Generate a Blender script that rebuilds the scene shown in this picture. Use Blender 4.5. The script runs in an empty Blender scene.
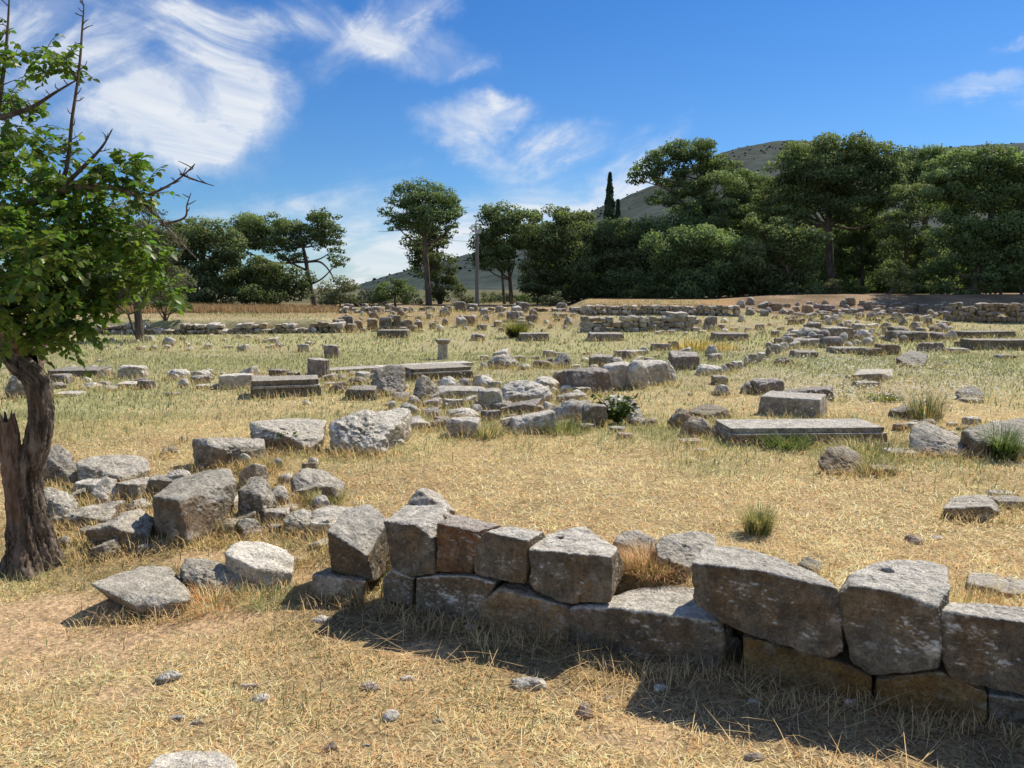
import bpy, bmesh, math, random
import numpy as np
from mathutils import Vector
R = math.radians
rng = np.random.default_rng(7)
random.seed(7)
sc = bpy.context.scene
col = sc.collection

# ------------------------------------------------------------------ camera model
F, CXP, CYP = 769.0, 512.0, 384.0
PITCH = math.atan(96 / F)
CAMZ = 1.6
CP, SP = math.cos(PITCH), math.sin(PITCH)

def ray(px, py):
    a = (px - CXP) / F; b = (CYP - py) / F
    return np.array([a, CP + b * SP, -SP + b * CP])

def pd(px, py, Y):
    d = ray(px, py); t = Y / d[1]
    return np.array([d[0] * t, Y, CAMZ + d[2] * t])

# ------------------------------------------------------------------ noise
def _h(ix, iy, iz):
    n = (ix * 374761393 + iy * 668265263 + iz * 2147483647 * 3 + 1013904223) & 0xffffffff
    n = ((n ^ (n >> 13)) * 1274126177) & 0xffffffff
    n = (n ^ (n >> 16)) & 0xffffffff
    n = (n * 2246822519) & 0xffffffff
    n = n ^ (n >> 15)
    return (n & 0xffffff) / float(0xffffff) * 2 - 1

def noise(P):
    P = np.asarray(P, dtype=float)
    I = np.floor(P).astype(np.int64); f = P - I
    f = f * f * f * (f * (f * 6 - 15) + 10)
    x, y, z = I[..., 0], I[..., 1], I[..., 2]
    fx, fy, fz = f[..., 0], f[..., 1], f[..., 2]
    def L(a, b, t): return a + (b - a) * t
    c = lambda dx, dy, dz: _h(x + dx, y + dy, z + dz)
    return L(L(L(c(0,0,0), c(1,0,0), fx), L(c(0,1,0), c(1,1,0), fx), fy),
             L(L(c(0,0,1), c(1,0,1), fx), L(c(0,1,1), c(1,1,1), fx), fy), fz)

def fbm(P, o=4, g=.5):
    P = np.asarray(P, dtype=float)
    s = 0; a = 1; t = 0
    for i in range(o):
        s = s + a * noise(P * (2.03 ** i) + i * 17.3); t += a; a *= g
    return s / t

def n2(x, y, s, o=3, off=0):
    x = np.asarray(x, dtype=float); y = np.asarray(y, dtype=float)
    return fbm(np.stack([x * s + off, y * s - off, np.full_like(x, off * .37)], -1), o)

def ss(a, b, x):
    t = np.clip((x - a) / (b - a), 0, 1)
    return t * t * (3 - 2 * t)

# ------------------------------------------------------------------ ground height
WA = np.array([-.84, 3.80]); WB = np.array([1.39, 2.80])
WD = (WB - WA) / np.linalg.norm(WB - WA)
WN = np.array([-WD[1], WD[0]])          # points away from the camera
FIELD = .2

def H(x, y):
    x = np.asarray(x, dtype=float); y = np.asarray(y, dtype=float)
    sx = x - WA[0]; sy = y - WA[1]
    s = sx * WN[0] + sy * WN[1]; t = sx * WD[0] + sy * WD[1]
    wide = ss(.2, -.8, t)
    z = FIELD * ((1 - wide) * ss(.16, .42, s) + wide * ss(-.5, 2.2, s))
    px = CXP + F * x / np.maximum(y, .5) * 1.005
    yy = np.maximum(y, .01)
    left = .40 * ss(24.0, 24.5, yy)
    mid = .44 * ss(23.5, 31, yy)
    rt = .30 * ss(25.2, 25.7, yy) + .48 * ss(31.1, 31.6, yy) + .05 * ss(33, 38, yy)
    rt2 = .25 * ss(25.2, 31, yy) + .83 * ss(32.2, 37, yy)
    a = ss(325, 350, px); b = ss(565, 590, px); c = ss(690, 790, px)
    far = left * (1 - a) + mid * a
    far = far * (1 - b) + rt * b
    far = far * (1 - c) + rt2 * c
    far = far + .25 * ss(60, 200, yy) * (1 - b)
    far = far + .38*np.exp(-((px-868)/62)**2 - ((y-26.5)/3.2)**2) + .12*np.exp(-((px-450)/90)**2 - ((y-28)/3.)**2)
    z = z + np.where(y > 10, far, 0)
    bump = .018 * n2(x, y, 1.3, 3, 3) + .008 * n2(x, y, 6, 2, 9)
    bump = bump * ss(200, 60, np.abs(y)) + .05 * n2(x, y, .18, 2, 5) * ss(6, 16, y) * ss(60, 35, y)
    return z + bump

def gp(px, py):
    d = ray(px, py)
    t = np.geomspace(1.2, 400, 900)
    X = d[0] * t; Y = d[1] * t; Z = CAMZ + d[2] * t
    g = Z - H(X, Y)
    k = np.argmax(g < 0)
    if g[k] >= 0: k = len(t) - 1
    u = g[k-1] / (g[k-1] - g[k] + 1e-9)
    tt = t[k-1] + (t[k] - t[k-1]) * u
    x, y = d[0] * tt, d[1] * tt
    return np.array([x, y, float(H(x, y))])

# ------------------------------------------------------------------ object helpers
def tag(o, label=None, cat=None, group=None, kind=None):
    if label: o['label'] = label
    if cat: o['category'] = cat
    if group: o['group'] = group
    if kind: o['kind'] = kind
    elif label: o['kind'] = 'thing'
    return o

def empty(name, loc, label, cat, group=None):
    o = bpy.data.objects.new(name, None); col.objects.link(o)
    o.location = Vector([float(v) for v in loc]); o.empty_display_size = .1
    return tag(o, label, cat, group)

def mesh_obj(name, V, Fc, mat, parent=None, loc=None, smooth=True, colors=None):
    """V (n,3) in world coordinates; Fc: list of int arrays (m,k)"""
    V = np.asarray(V, dtype=np.float64)
    if loc is None: loc = np.zeros(3)
    loc = np.asarray(loc, dtype=float)
    me = bpy.data.meshes.new(name)
    me.vertices.add(len(V))
    me.vertices.foreach_set('co', (V - loc).astype(np.float32).ravel())
    if isinstance(Fc, np.ndarray): Fc = [Fc]
    Fc = [np.asarray(f, dtype=np.int32) for f in Fc if len(f)]
    li = np.concatenate([f.ravel() for f in Fc])
    tot = np.concatenate([np.full(len(f), f.shape[1], dtype=np.int32) for f in Fc])
    st = np.concatenate([[0], np.cumsum(tot)[:-1]]).astype(np.int32)
    me.loops.add(len(li)); me.loops.foreach_set('vertex_index', li)
    me.polygons.add(len(tot)); me.polygons.foreach_set('loop_start', st)
    me.polygons.foreach_set('loop_total', tot)
    me.polygons.foreach_set('use_smooth', np.full(len(tot), smooth))
    me.update(calc_edges=True)
    if colors is not None:
        ca = me.color_attributes.new('Col', 'FLOAT_COLOR', 'POINT')
        c = np.ones((len(V), 4), dtype=np.float32); c[:, :3] = colors
        ca.data.foreach_set('color', c.ravel())
    me.materials.append(mat)
    o = bpy.data.objects.new(name, me); col.objects.link(o)
    if parent is not None:
        o.parent = parent
        o.location = Vector([float(v) for v in loc]) - parent.location
    else:
        o.location = Vector([float(v) for v in loc])
    return o

def srgb(r, g, b):
    f = lambda c: c / 12.92 if c <= .04045 else ((c + .055) / 1.055) ** 2.4
    return (f(r/255), f(g/255), f(b/255))

# ------------------------------------------------------------------ materials
class NT:
    def __init__(s, name):
        s.m = bpy.data.materials.new(name); s.m.use_nodes = True
        s.t = s.m.node_tree; s.n = s.t.nodes; s.l = s.t.links
        s.b = s.n['Principled BSDF']; s.out = s.n['Material Output']
        s.b.inputs['Specular IOR Level'].default_value = .2
    def new(s, ty, **kw):
        n = s.n.new(ty)
        for k, v in kw.items(): setattr(n, k, v)
        return n
    def noise(s, vec, scale, detail=4, rough=.6, dist=0):
        n = s.new('ShaderNodeTexNoise'); n.inputs['Scale'].default_value = scale
        n.inputs['Detail'].default_value = detail; n.inputs['Roughness'].default_value = rough
        n.inputs['Distortion'].default_value = dist
        s.l.new(vec, n.inputs['Vector']); return n.outputs['Fac']
    def ramp(s, fac, a, b, ca=0, cb=1):
        n = s.new('ShaderNodeMapRange', interpolation_type='SMOOTHSTEP')
        n.inputs['From Min'].default_value = a; n.inputs['From Max'].default_value = b
        n.inputs['To Min'].default_value = ca; n.inputs['To Max'].default_value = cb
        s.l.new(fac, n.inputs['Value']); return n.outputs['Result']
    def mix(s, fac, a, b, blend='MIX'):
        n = s.new('ShaderNodeMix', data_type='RGBA', blend_type=blend)
        for i, v in ((0, fac), (6, a), (7, b)):
            if isinstance(v, (int, float)): n.inputs[i].default_value = v
            elif isinstance(v, tuple): n.inputs[i].default_value = (*v, 1)
            else: s.l.new(v, n.inputs[i])
        return n.outputs[2]
    def math(s, op, a, b=None, c=None):
        n = s.new('ShaderNodeMath', operation=op)
        for i, v in enumerate((a, b, c)):
            if v is None: continue
            if isinstance(v, (int, float)): n.inputs[i].default_value = v
            else: s.l.new(v, n.inputs[i])
        return n.outputs[0]
    def bump(s, h, dist, strength=1, prev=None):
        n = s.new('ShaderNodeBump'); n.inputs['Distance'].default_value = dist
        n.inputs['Strength'].default_value = strength
        s.l.new(h, n.inputs['Height'])
        if prev is not None: s.l.new(prev, n.inputs['Normal'])
        return n.outputs['Normal']

def stone_mat(name, body, body2, stain, top, stain_amt=.5, scale=1.0, light=.5):
    N = NT(name)
    tc = N.new('ShaderNodeTexCoord'); oi = N.new('ShaderNodeObjectInfo')
    add = N.new('ShaderNodeVectorMath', operation='MULTIPLY_ADD')
    cx = N.new('ShaderNodeCombineXYZ')
    for i in range(3): N.l.new(N.math('MULTIPLY', oi.outputs['Random'], 37.0 + 11 * i), cx.inputs[i])
    N.l.new(tc.outputs['Object'], add.inputs[0]); add.inputs[1].default_value = (scale,) * 3
    N.l.new(cx.outputs[0], add.inputs[2]); v = add.outputs[0]
    ge = N.new('ShaderNodeNewGeometry')
    sx = N.new('ShaderNodeSeparateXYZ'); N.l.new(ge.outputs['Normal'], sx.inputs[0])
    up = sx.outputs['Z']
    big = N.noise(v, 3.5, 5, .65); med = N.noise(v, 14, 6, .7); fine = N.noise(v, 60, 5, .7)
    c = N.mix(N.ramp(big, .35, .65), body, body2)
    # brown iron staining mostly on the sides
    sa = N.math('MULTIPLY', N.ramp(N.noise(v, 4.2, 4, .6, .6), .42, .62), N.ramp(up, .75, .2, .1, 1))
    c = N.mix(N.math('MULTIPLY', sa, stain_amt), c, stain)
    # pale weathered crust on top
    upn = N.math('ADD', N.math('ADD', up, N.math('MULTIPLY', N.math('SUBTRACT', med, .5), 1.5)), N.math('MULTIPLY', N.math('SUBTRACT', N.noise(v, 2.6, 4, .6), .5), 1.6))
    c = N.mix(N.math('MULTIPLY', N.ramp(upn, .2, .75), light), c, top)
    # mottling
    mm = N.math('MULTIPLY', N.ramp(med, .3, .7, .70, 1.28), N.ramp(fine, .3, .7, .72, 1.25))
    gm = N.new('ShaderNodeCombineColor')
    for i in range(3): N.l.new(mm, gm.inputs[i])
    c = N.mix(1.0, c, gm.outputs[0], 'MULTIPLY')
    # dark lichen patches
    dk = N.ramp(N.noise(v, 22, 7, .75, .4), .585, .65)
    dk2 = N.math('MULTIPLY', dk, N.ramp(N.noise(v, 3.1, 3), .40, .62, .15, .85))
    c = N.mix(dk2, c, (.095, .088, .072))
    # white lichen spots
    vo = N.new('ShaderNodeTexVoronoi'); vo.inputs['Scale'].default_value = 11
    wob = N.new('ShaderNodeVectorMath', operation='MULTIPLY_ADD')
    nz = N.new('ShaderNodeTexNoise'); nz.inputs['Scale'].default_value = 22; N.l.new(v, nz.inputs['Vector'])
    N.l.new(nz.outputs['Color'], wob.inputs[0]); wob.inputs[1].default_value = (.08,) * 3; N.l.new(v, wob.inputs[2])
    N.l.new(wob.outputs[0], vo.inputs['Vector'])
    sp = N.math('MULTIPLY', N.ramp(vo.outputs['Distance'], .30, .22), N.ramp(N.noise(v, 4, 2), .52, .6))
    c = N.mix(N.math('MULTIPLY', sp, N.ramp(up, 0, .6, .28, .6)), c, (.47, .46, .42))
    fk = N.noise(v, 115, 3, .6)
    c = N.mix(N.ramp(fk, .58, .66, 0, .6), c, (.10, .08, .055))
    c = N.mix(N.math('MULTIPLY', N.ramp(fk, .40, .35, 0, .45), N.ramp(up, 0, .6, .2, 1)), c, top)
    # per-stone brightness
    hv = N.new('ShaderNodeHueSaturation')
    N.l.new(N.ramp(oi.outputs['Random'], 0, 1, .95, 1.3), hv.inputs['Value'])
    N.l.new(c, hv.inputs['Color']); c = hv.outputs[0]
    N.l.new(c, N.b.inputs['Base Color'])
    N.b.inputs['Roughness'].default_value = .92
    pit = N.new('ShaderNodeTexVoronoi'); pit.inputs['Scale'].default_value = 38; N.l.new(wob.outputs[0], pit.inputs['Vector'])
    pits = N.math('MULTIPLY', N.ramp(pit.outputs['Distance'], .12, .4), .8)
    b = N.bump(med, .045, 1)
    b = N.bump(fine, .014, 1, b)
    b = N.bump(pits, .006, .6, b)
    b = N.bump(N.noise(v, 7, 5, .6, 1.0), .04, .8, b)
    N.l.new(b, N.b.inputs['Normal'])
    return N.m

M_GREY = stone_mat('limestone_grey', (.27, .222, .155), (.36, .315, .235), (.30, .19, .095), (.64, .59, .485), .6, 1, .85)
M_WALL = stone_mat('limestone_wall', (.165, .142, .105), (.26, .225, .165), (.235, .155, .08), (.68, .635, .535), .7, 1, .95)
M_OCHRE = stone_mat('limestone_ochre', (.27, .18, .075), (.34, .24, .11), (.32, .18, .06), (.46, .37, .24), .9, 1, .5)
M_RUST = stone_mat('limestone_rust', (.22, .145, .09), (.31, .22, .14), (.32, .145, .055), (.70, .61, .51), .95, 1, .95)
M_PALE = stone_mat('limestone_pale', (.44, .39, .30), (.53, .475, .38), (.38, .28, .16), (.72, .675, .57), .45, .8, .85)
M_DARK = stone_mat('limestone_dark', (.17, .145, .105), (.25, .22, .17), (.21, .15, .085), (.52, .485, .40), .5, .8, .7)
M_BROWN = stone_mat('limestone_brown', (.27, .20, .12), (.35, .275, .18), (.32, .20, .09), (.52, .46, .35), .7, .8, .6)
M_PINK = stone_mat('stone_pink', (.58, .43, .31), (.66, .52, .39), (.40, .24, .13), (.64, .53, .41), .5, 1, .6)
M_PURP = stone_mat('stone_purple', (.23, .185, .15), (.32, .27, .22), (.25, .17, .11), (.56, .51, .44), .45, .8, .75)
MATS = dict(g=M_GREY, w=M_WALL, o=M_OCHRE, r=M_RUST, p=M_PALE, d=M_DARK, b=M_BROWN, k=M_PINK, v=M_PURP)

def leaf_mat(name, base, trans=.35, var=.25, rough=.5, spec=.3, up=.0):
    N = NT(name)
    if up:
        ge = N.new('ShaderNodeNewGeometry'); vm = N.new('ShaderNodeVectorMath', operation='MULTIPLY_ADD')
        N.l.new(ge.outputs['Normal'], vm.inputs[0]); vm.inputs[1].default_value = (1 - up,) * 3; vm.inputs[2].default_value = (0, 0, up)
        nm = N.new('ShaderNodeVectorMath', operation='NORMALIZE'); N.l.new(vm.outputs[0], nm.inputs[0]); N.l.new(nm.outputs[0], N.b.inputs['Normal'])
    at = N.new('ShaderNodeAttribute', attribute_name='Col')
    oi = N.new('ShaderNodeObjectInfo')
    c = N.mix(1.0, at.outputs['Color'], base, 'MULTIPLY')
    hv = N.new('ShaderNodeHueSaturation')
    N.l.new(N.ramp(oi.outputs['Random'], 0, 1, 1 - var, 1 + var), hv.inputs['Value'])
    N.l.new(N.ramp(oi.outputs['Random'], 0, 1, .485, .51), hv.inputs['Hue'])
    N.l.new(c, hv.inputs['Color']); c = hv.outputs[0]
    N.l.new(c, N.b.inputs['Base Color']); N.b.inputs['Roughness'].default_value = rough
    N.b.inputs['Specular IOR Level'].default_value = spec
    tr = N.new('ShaderNodeBsdfTranslucent')
    N.l.new(N.mix(1.0, c, (1.25, 1.45, .7), 'MULTIPLY'), tr.inputs['Color'])
    mx = N.new('ShaderNodeMixShader'); mx.inputs[0].default_value = trans
    N.l.new(N.b.outputs[0], mx.inputs[1]); N.l.new(tr.outputs[0], mx.inputs[2])
    N.l.new(mx.outputs[0], N.out.inputs['Surface'])
    return N.m

M_PINE = leaf_mat('pine_needles', (.200, .262, .130), .36, .14, .65, .06, .42)
M_OLIVE = leaf_mat('olive_foliage', (.22, .24, .16), .3, .12, .6, .1, .35)
M_BUSH = leaf_mat('bush_foliage', (.14, .19, .075), .3, .15, .6, .1, .35)
M_CYP = leaf_mat('cypress_foliage', (.075, .11, .06), .15, .1, .7, .1)
M_LEAF = leaf_mat('broad_leaf', (.135, .215, .05), .5, .02, .40, .5)
M_GRASS = leaf_mat('grass_blades', (.97, .97, .97), .18, 0, .7, .1, .66)
M_SCRUB = leaf_mat('scrub', (.05, .07, .055), .1, 0, .8, .05)

def bark_mat(name, a, b, sc_=1):
    N = NT(name)
    tc = N.new('ShaderNodeTexCoord')
    mp = N.new('ShaderNodeMapping'); mp.inputs['Scale'].default_value = (1*sc_, 1*sc_, .22*sc_)
    N.l.new(tc.outputs['Object'], mp.inputs[0]); v = mp.outputs[0]
    n1 = N.noise(v, 26, 6, .7, .6); n3 = N.noise(tc.outputs['Object'], 70, 4, .7); n2_ = N.noise(v, 5, 3)
    c = N.mix(N.ramp(n1, .38, .62), a, b)
    c = N.mix(N.ramp(n2_, .45, .65, 0, .5), c, (.19, .12, .075))
    N.l.new(c, N.b.inputs['Base Color']); N.b.inputs['Roughness'].default_value = .95
    bb = N.bump(n1, .03, 1); bb = N.bump(n3, .006, .8, bb)
    N.l.new(bb, N.b.inputs['Normal'])
    return N.m
M_BARK = bark_mat('bark_old', (.075, .055, .040), (.34, .28, .215))
M_BARK2 = bark_mat('bark_pine', (.06, .05, .04), (.17, .14, .115), .3)
M_TWIG = bark_mat('bark_twig', (.07, .055, .042), (.20, .165, .13))
M_HEART = bark_mat('bare_wood', (.16, .10, .065), (.34, .24, .17))

def metal_mat(name, c, rough=.5, met=.6):
    N = NT(name)
    tc = N.new('ShaderNodeTexCoord'); n = N.noise(tc.outputs['Object'], 6, 4)
    N.l.new(N.mix(n, c, tuple(v * 1.5 for v in c)), N.b.inputs['Base Color'])
    N.b.inputs['Roughness'].default_value = rough; N.b.inputs['Metallic'].default_value = met
    return N.m
M_POLE = metal_mat('weathered_pole', (.12, .125, .12), .7, .2)
M_STEEL = metal_mat('galvanised_steel', (.30, .31, .32), .45, .6)

# ------------------------------------------------------------------ stones
_ico = {}
def ico(n):
    if n not in _ico:
        bm = bmesh.new(); bmesh.ops.create_icosphere(bm, subdivisions=n, radius=1)
        V = np.array([v.co[:] for v in bm.verts]); Fa = np.array([[v.index for v in f.verts] for f in bm.faces])
        bm.free(); _ico[n] = (V / np.linalg.norm(V, axis=1)[:, None], Fa)
    return _ico[n]

def planes(Q):
    bm = bmesh.new()
    for q in Q: bm.verts.new(q)
    bmesh.ops.convex_hull(bm, input=bm.verts)
    bm.normal_update()
    out = []
    for f in bm.faces:
        n = np.array(f.normal[:]); a = f.calc_area()
        if a < 1e-6: continue
        h = float(np.dot(n, np.array(f.verts[0].co[:])))
        if h < 0: n = -n; h = -h
        h = max(h, .03)
        for o in out:
            if np.dot(o[0], n) > .985 and abs(o[1] - h) < .08: break
        else: out.append((n, h))
    bm.free()
    return np.array([o[0] for o in out]), np.array([o[1] for o in out])

def stone_geo(P, rank=5, p=16, rough=.03, seed=0, chip=1.0):
    if p < 40: p = p * 1.7; rough *= 1.25
    P = np.asarray(P, dtype=float)
    c = P.mean(0); s = np.maximum((P.max(0) - P.min(0)) / 2, .01)
    N_, h = planes((P - c) / s)
    if p < 40:
        rf = np.random.default_rng(seed + 5); Q = (P - c) / s
        for _ in range(11):
            n = rf.normal(size=3); n /= np.linalg.norm(n)
            hh = float((Q @ n).max()) * rf.uniform(.78, .97)
            N_ = np.vstack([N_, n]); h = np.append(h, max(hh, .05))
    D, Fa = ico(rank)
    k = np.maximum(D @ N_.T / h, 0)
    off = seed * 7.31
    sz = float(np.cbrt(s[0] * s[1] * s[2]))
    r0 = 1 / (k.max(1))
    W = D * r0[:, None] * s
    nz = fbm(W / sz * 1.7 + off, 3)
    pe = np.clip(p * (1 + .8 * nz), 5, 60)[:, None]
    kk = k / k.max(1)[:, None]
    r = r0 / (np.power(kk, pe).sum(1) ** (1 / pe[:, 0]))
    V = D * r[:, None] * s
    dirn = V / np.linalg.norm(V, axis=1)[:, None]
    edge = np.clip((r0 - r) / r0 * 8, 0, 1)
    d1 = fbm(V / sz * 1.3 + off + 31, 3)
    rid = 1 - np.abs(fbm(V / sz * 2.6 + off + 57, 4)) * 2
    d2 = fbm(V / sz * 6 + off + 77, 4, .6)
    d3 = fbm(V / sz * 16 + off + 99, 2)
    d = sz * rough * (1.5 * d1 + .9 * d2 + .35 * d3 - .5 * np.clip(rid - .55, 0, 1) * 2 - chip * 2.2 * edge * np.clip(d2 + .6 * d3 + .22, 0, 1))
    if rank >= 5 and p < 80: d = d - sz * rough * 3.2 * np.clip(fbm(V / sz * 4.2 + off + 13, 3) - .22, 0, 1)
    return c + V + dirn * d[:, None], Fa

ROCKS = []      # (x, y, half width, z) for the grass that grows at their feet
def put_stone(name, label, cat, P, mat, rank=5, p=16, rough=.03, seed=None, group=None, parent=None, chip=1.0, foot=True, holes=()):
    P = np.asarray(P, dtype=float)
    seed = seed if seed is not None else int(abs(P[:, 0].sum() * 91 + P[:, 1].sum() * 37)) % 997
    V, Fa = stone_geo(P, rank, p, rough, seed, chip)
    for (hx, hy, hr, hd) in holes:      # weathered sockets and pits in the top face: real hollows
        q = np.sqrt((V[:, 0]-hx)**2 + (V[:, 1]-hy)**2) / hr
        V[:, 2] -= np.where(V[:, 2] > P[:, 2].min() + .5*(P[:, 2].max()-P[:, 2].min()), hd*np.clip(1.35 - q, 0, 1)**.6, 0)
    c = P.mean(0); loc = np.array([c[0], c[1], P[:, 2].min()])
    o = mesh_obj(name, V, Fa, mat, parent, loc)
    if parent is None: tag(o, label, cat, group)
    if foot: ROCKS.append((c[0], P[:, 1].min(), (P[:, 0].max() - P[:, 0].min()) / 2, c[1]))
    return o

def hull(name, label, cat, base, pts, tone='g', rank=6, p=20, rough=.045, group=None, down=True, under=.92, extra=(), chip=1.0):
    """pts: (px, py, depth offset from the front base point) -- real 3-D corner points"""
    g = gp(*base); Y0 = g[1]
    A = [pd(x, y, Y0 + d) for x, y, d in pts]
    A = np.array(A)
    if down:
        c = A.mean(0); B = A.copy()
        B[:, :2] = c[:2] + (B[:, :2] - c[:2]) * under
        B[:, 2] = np.minimum(g[2] - .04, A[:, 2] - .02)
        A = np.vstack([A, B])
    if len(extra): A = np.vstack([A, np.array([pd(x, y, Y0 + d) for x, y, d in extra])])
    return put_stone(name, label, cat, A, MATS[tone], rank, p, rough, None, group, chip=chip)

def gstone(px, py, w, h, kind='b', tone='g', yaw=0, label='', name=None, cat=None, group=None, parent=None, dep=None, tilt=0, lift=0, rank=None, Yfix=None, zbase=None, foot=True):
    g = gp(px, py) if Yfix is None else pd(px, py, Yfix)
    if zbase is not None: g[2] = zbase
    Dx = g[1] * CP + (CAMZ - g[2]) * SP
    m = Dx / F
    W = w * m; el = math.atan2(CAMZ - g[2], g[1])
    dd = dep if dep is not None else {'b': .8, 'r': .85, 'f': .9, 'u': .7, 'w': .8, 'c': 1.0}.get(kind, .8)
    Dp = W * dd
    if h * m - Dp * math.sin(el) < .45 * h * m: Dp = .55 * h * m / math.sin(el) if math.sin(el) > .02 else Dp
    Dp = max(Dp, .25 * W)
    Hh = max((h * m - Dp * math.sin(el)), .4 * h * m)
    rs = np.random.default_rng(int(px * 131 + py * 17 + w * 7))
    J = {'b': .07, 'f': .05, 'u': .06, 'w': .10, 'c': 0, 's': .015}.get(kind, .07)
    ang = R(yaw)
    ext_w = W / (abs(math.cos(ang)) + abs(math.sin(ang)) * (Dp / W))
    hw, hd = ext_w / 2, Dp / 2 * ext_w / W
    if kind == 'r':
        n = 16
        v = rs.normal(size=(n, 3)); v /= np.linalg.norm(v, axis=1)[:, None]
        v[:, 2] = np.abs(v[:, 2]) * 1.05; v[:, :2] *= 1.08
        A = v * [hw, hd, Hh]; A = A / np.array([np.abs(A[:,0]).max()/hw, np.abs(A[:,1]).max()/hd, A[:,2].max()/Hh])
        B = A.copy(); B[:, 2] = -.15 * Hh - .02; B[:, :2] *= .9
        A = np.vstack([A, B])
    elif kind == 'c':
        a = np.linspace(0, 2 * math.pi, 14, endpoint=False)
        A = np.array([[hw * math.cos(t), hd * math.sin(t), z] for z in (-.04, Hh) for t in a])
        A[14:, 2] += A[14:, 0] * .15
    else:
        A = []
        for sx_ in (-1, 1):
            for sy_ in (-1, 1):
                for z in (0, 1):
                    tp = 1 - (.08 if z else 0)
                    zz = -.15 * Hh - .02 if z == 0 else Hh * (1 - rs.uniform(0, J * 3))
                    if kind == 'w' and z == 1 and sx_ < 0: zz *= .55
                    A.append([sx_ * hw * tp * (1 + rs.uniform(-J, J)), sy_ * hd * tp * (1 + rs.uniform(-J, J)), zz])
        A = np.array(A)
        if kind in 'bw':   # knock a corner or two
            A = np.vstack([A, A[[1]] * [.75, 1.02, .9]])
    if tilt:
        t = R(tilt); c_, s_ = math.cos(t), math.sin(t)
        x, z = A[:, 0].copy(), A[:, 2].copy()
        A[:, 0] = c_ * x + s_ * z; A[:, 2] = -s_ * x + c_ * z
    c_, s_ = math.cos(ang), math.sin(ang)
    x, y = A[:, 0].copy(), A[:, 1].copy()
    A[:, 0] = c_ * x - s_ * y; A[:, 1] = s_ * x + c_ * y
    A = A + [g[0], g[1] + (hd if Yfix is None else 0), g[2] + lift]
    rk = rank or (6 if w > 55 else 5 if w > 17 else 4)
    nm = name or {'b': 'stone_block', 'r': 'boulder', 'f': 'stone_slab', 'u': 'stone_block', 'w': 'broken_block', 'c': 'column_drum', 's': 'stone_slab'}[kind]
    ct = cat or {'boulder': 'boulder', 'stone_slab': 'stone slab', 'column_drum': 'column drum', 'rubble_stone': 'stone'}.get(nm, 'stone block')
    p = {'r': 12, 's': 40, 'c': 22, 'f': 20}.get(kind, 16)
    ro = {'r': .06, 's': .012, 'c': .02}.get(kind, .045)
    return put_stone(nm, label, ct, A, MATS[tone], rk, p, ro, group=group, parent=parent, foot=foot)

# ---- foreground polygonal wall: each block is its front outline on the wall's face, run back into the bank
def wall_pt(px, py, off=0.0):
    d = ray(px, py)
    n = WN; a0 = WA + WN * off
    t = (a0 @ n) / (d[0] * n[0] + d[1] * n[1])
    return np.array([d[0] * t, d[1] * t, CAMZ + d[2] * t])

WG = 'blocks of the two-course wall in the foreground'
def wblock(label, front, back=None, depth=.42, tone='w', off=0., rise=0.0, p=42, rough=.030, name='stone_block', floor=False, taper=1.0, hole=None):
    Fp = np.array([wall_pt(x, y, off) for x, y in front])
    zt = Fp[:, 2].max(); 
    A = [Fp]
    if back:   # visible rear top edge: solve depth from the block's own top height
        for (x, y, z) in back:
            d = ray(x, y); t = (z - CAMZ) / d[2]
            q = np.array([d[0] * t, d[1] * t, z])
            A.append(q[None])
    cm = Fp.mean(0); wd3 = np.array([WD[0], WD[1], 0]); al = (Fp - cm) @ wd3
    B = Fp + np.array([WN[0], WN[1], 0]) * depth - np.outer(al * (1 - taper), wd3)
    hl = []
    for (hx, hy, hr_) in (hole or ()):
        dd = ray(hx, hy); t_ = (zt - .015 - CAMZ) / dd[2]; hl.append((dd[0]*t_, dd[1]*t_, hr_, .07))
    m = B[:, 2] > (Fp[:, 2].min() + .6 * (zt - Fp[:, 2].min()))
    if back: B = B[~m]
    A.append(B)
    P = np.vstack(A)
    if floor:
        lo = P[P[:, 2] < P[:, 2].min() + .5 * (zt - P[:, 2].min())].copy(); lo[:, 2] -= .05; P = np.vstack([P, lo])
    put_stone(name, label, 'wall block', P, MATS[tone], 7, p, rough, group=WG, chip=1.8, foot=floor, holes=hl)

def zat(px, py): return float(wall_pt(px, py)[2])
def W_(label, front, backpx, **k):
    zt = np.mean([zat(x, y) for x, y in front if y <= min(q[1] for q in front) + 14])
    back = [(x, y, zt + (q[0] if q else 0)) for x, y, *q in backpx] if backpx else None
    wblock(label, front, back, **k)

W_('grey-brown upper block with a sloping left edge, second from the left end of the wall', [(385,521),(417,525),(428,538),(434,541),(435,574),(410,578),(391,568),(386,540)], [(405,505),(447,505),(441,520)])
W_('rusty orange-brown upper block between two grey upper blocks', [(437,523),(475,531),(479,543),(471,555),(470,574),(436,572)], [(455,514),(500,524)], tone='r')
W_('grey upper block spotted with white lichen, left of the block with a round socket', [(486,531),(527,541),(525,585),(473,575),(472,556),(480,536)], [(508,526),(545,531)])
W_('pale-topped upper block with a small dark socket in its top, left of the gap', [(528,549),(570,556),(612,557),(611,603),(567,605),(528,589)], [(541,534),(585,526),(616,545)], depth=.46, tone='w', taper=.7, hole=[(559,538,.016)])
W_('small dark lower stone wedged under the left end of the upper course', [(382,580),(391,569),(413,579),(412,597),(385,592)], None, tone='w', floor=True, off=.03)
W_('dark olive-grey lower block under the rusty upper block', [(415,578),(436,575),(470,576),(496,583),(476,603),(473,619),(440,617),(415,602)], None, tone='w', floor=True, off=.01)
W_('dark rounded lower block with a sloping right shoulder, under the socketed block', [(476,604),(498,588),(565,607),(572,645),(540,645),(480,632)], None, tone='b', floor=True)
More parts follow.
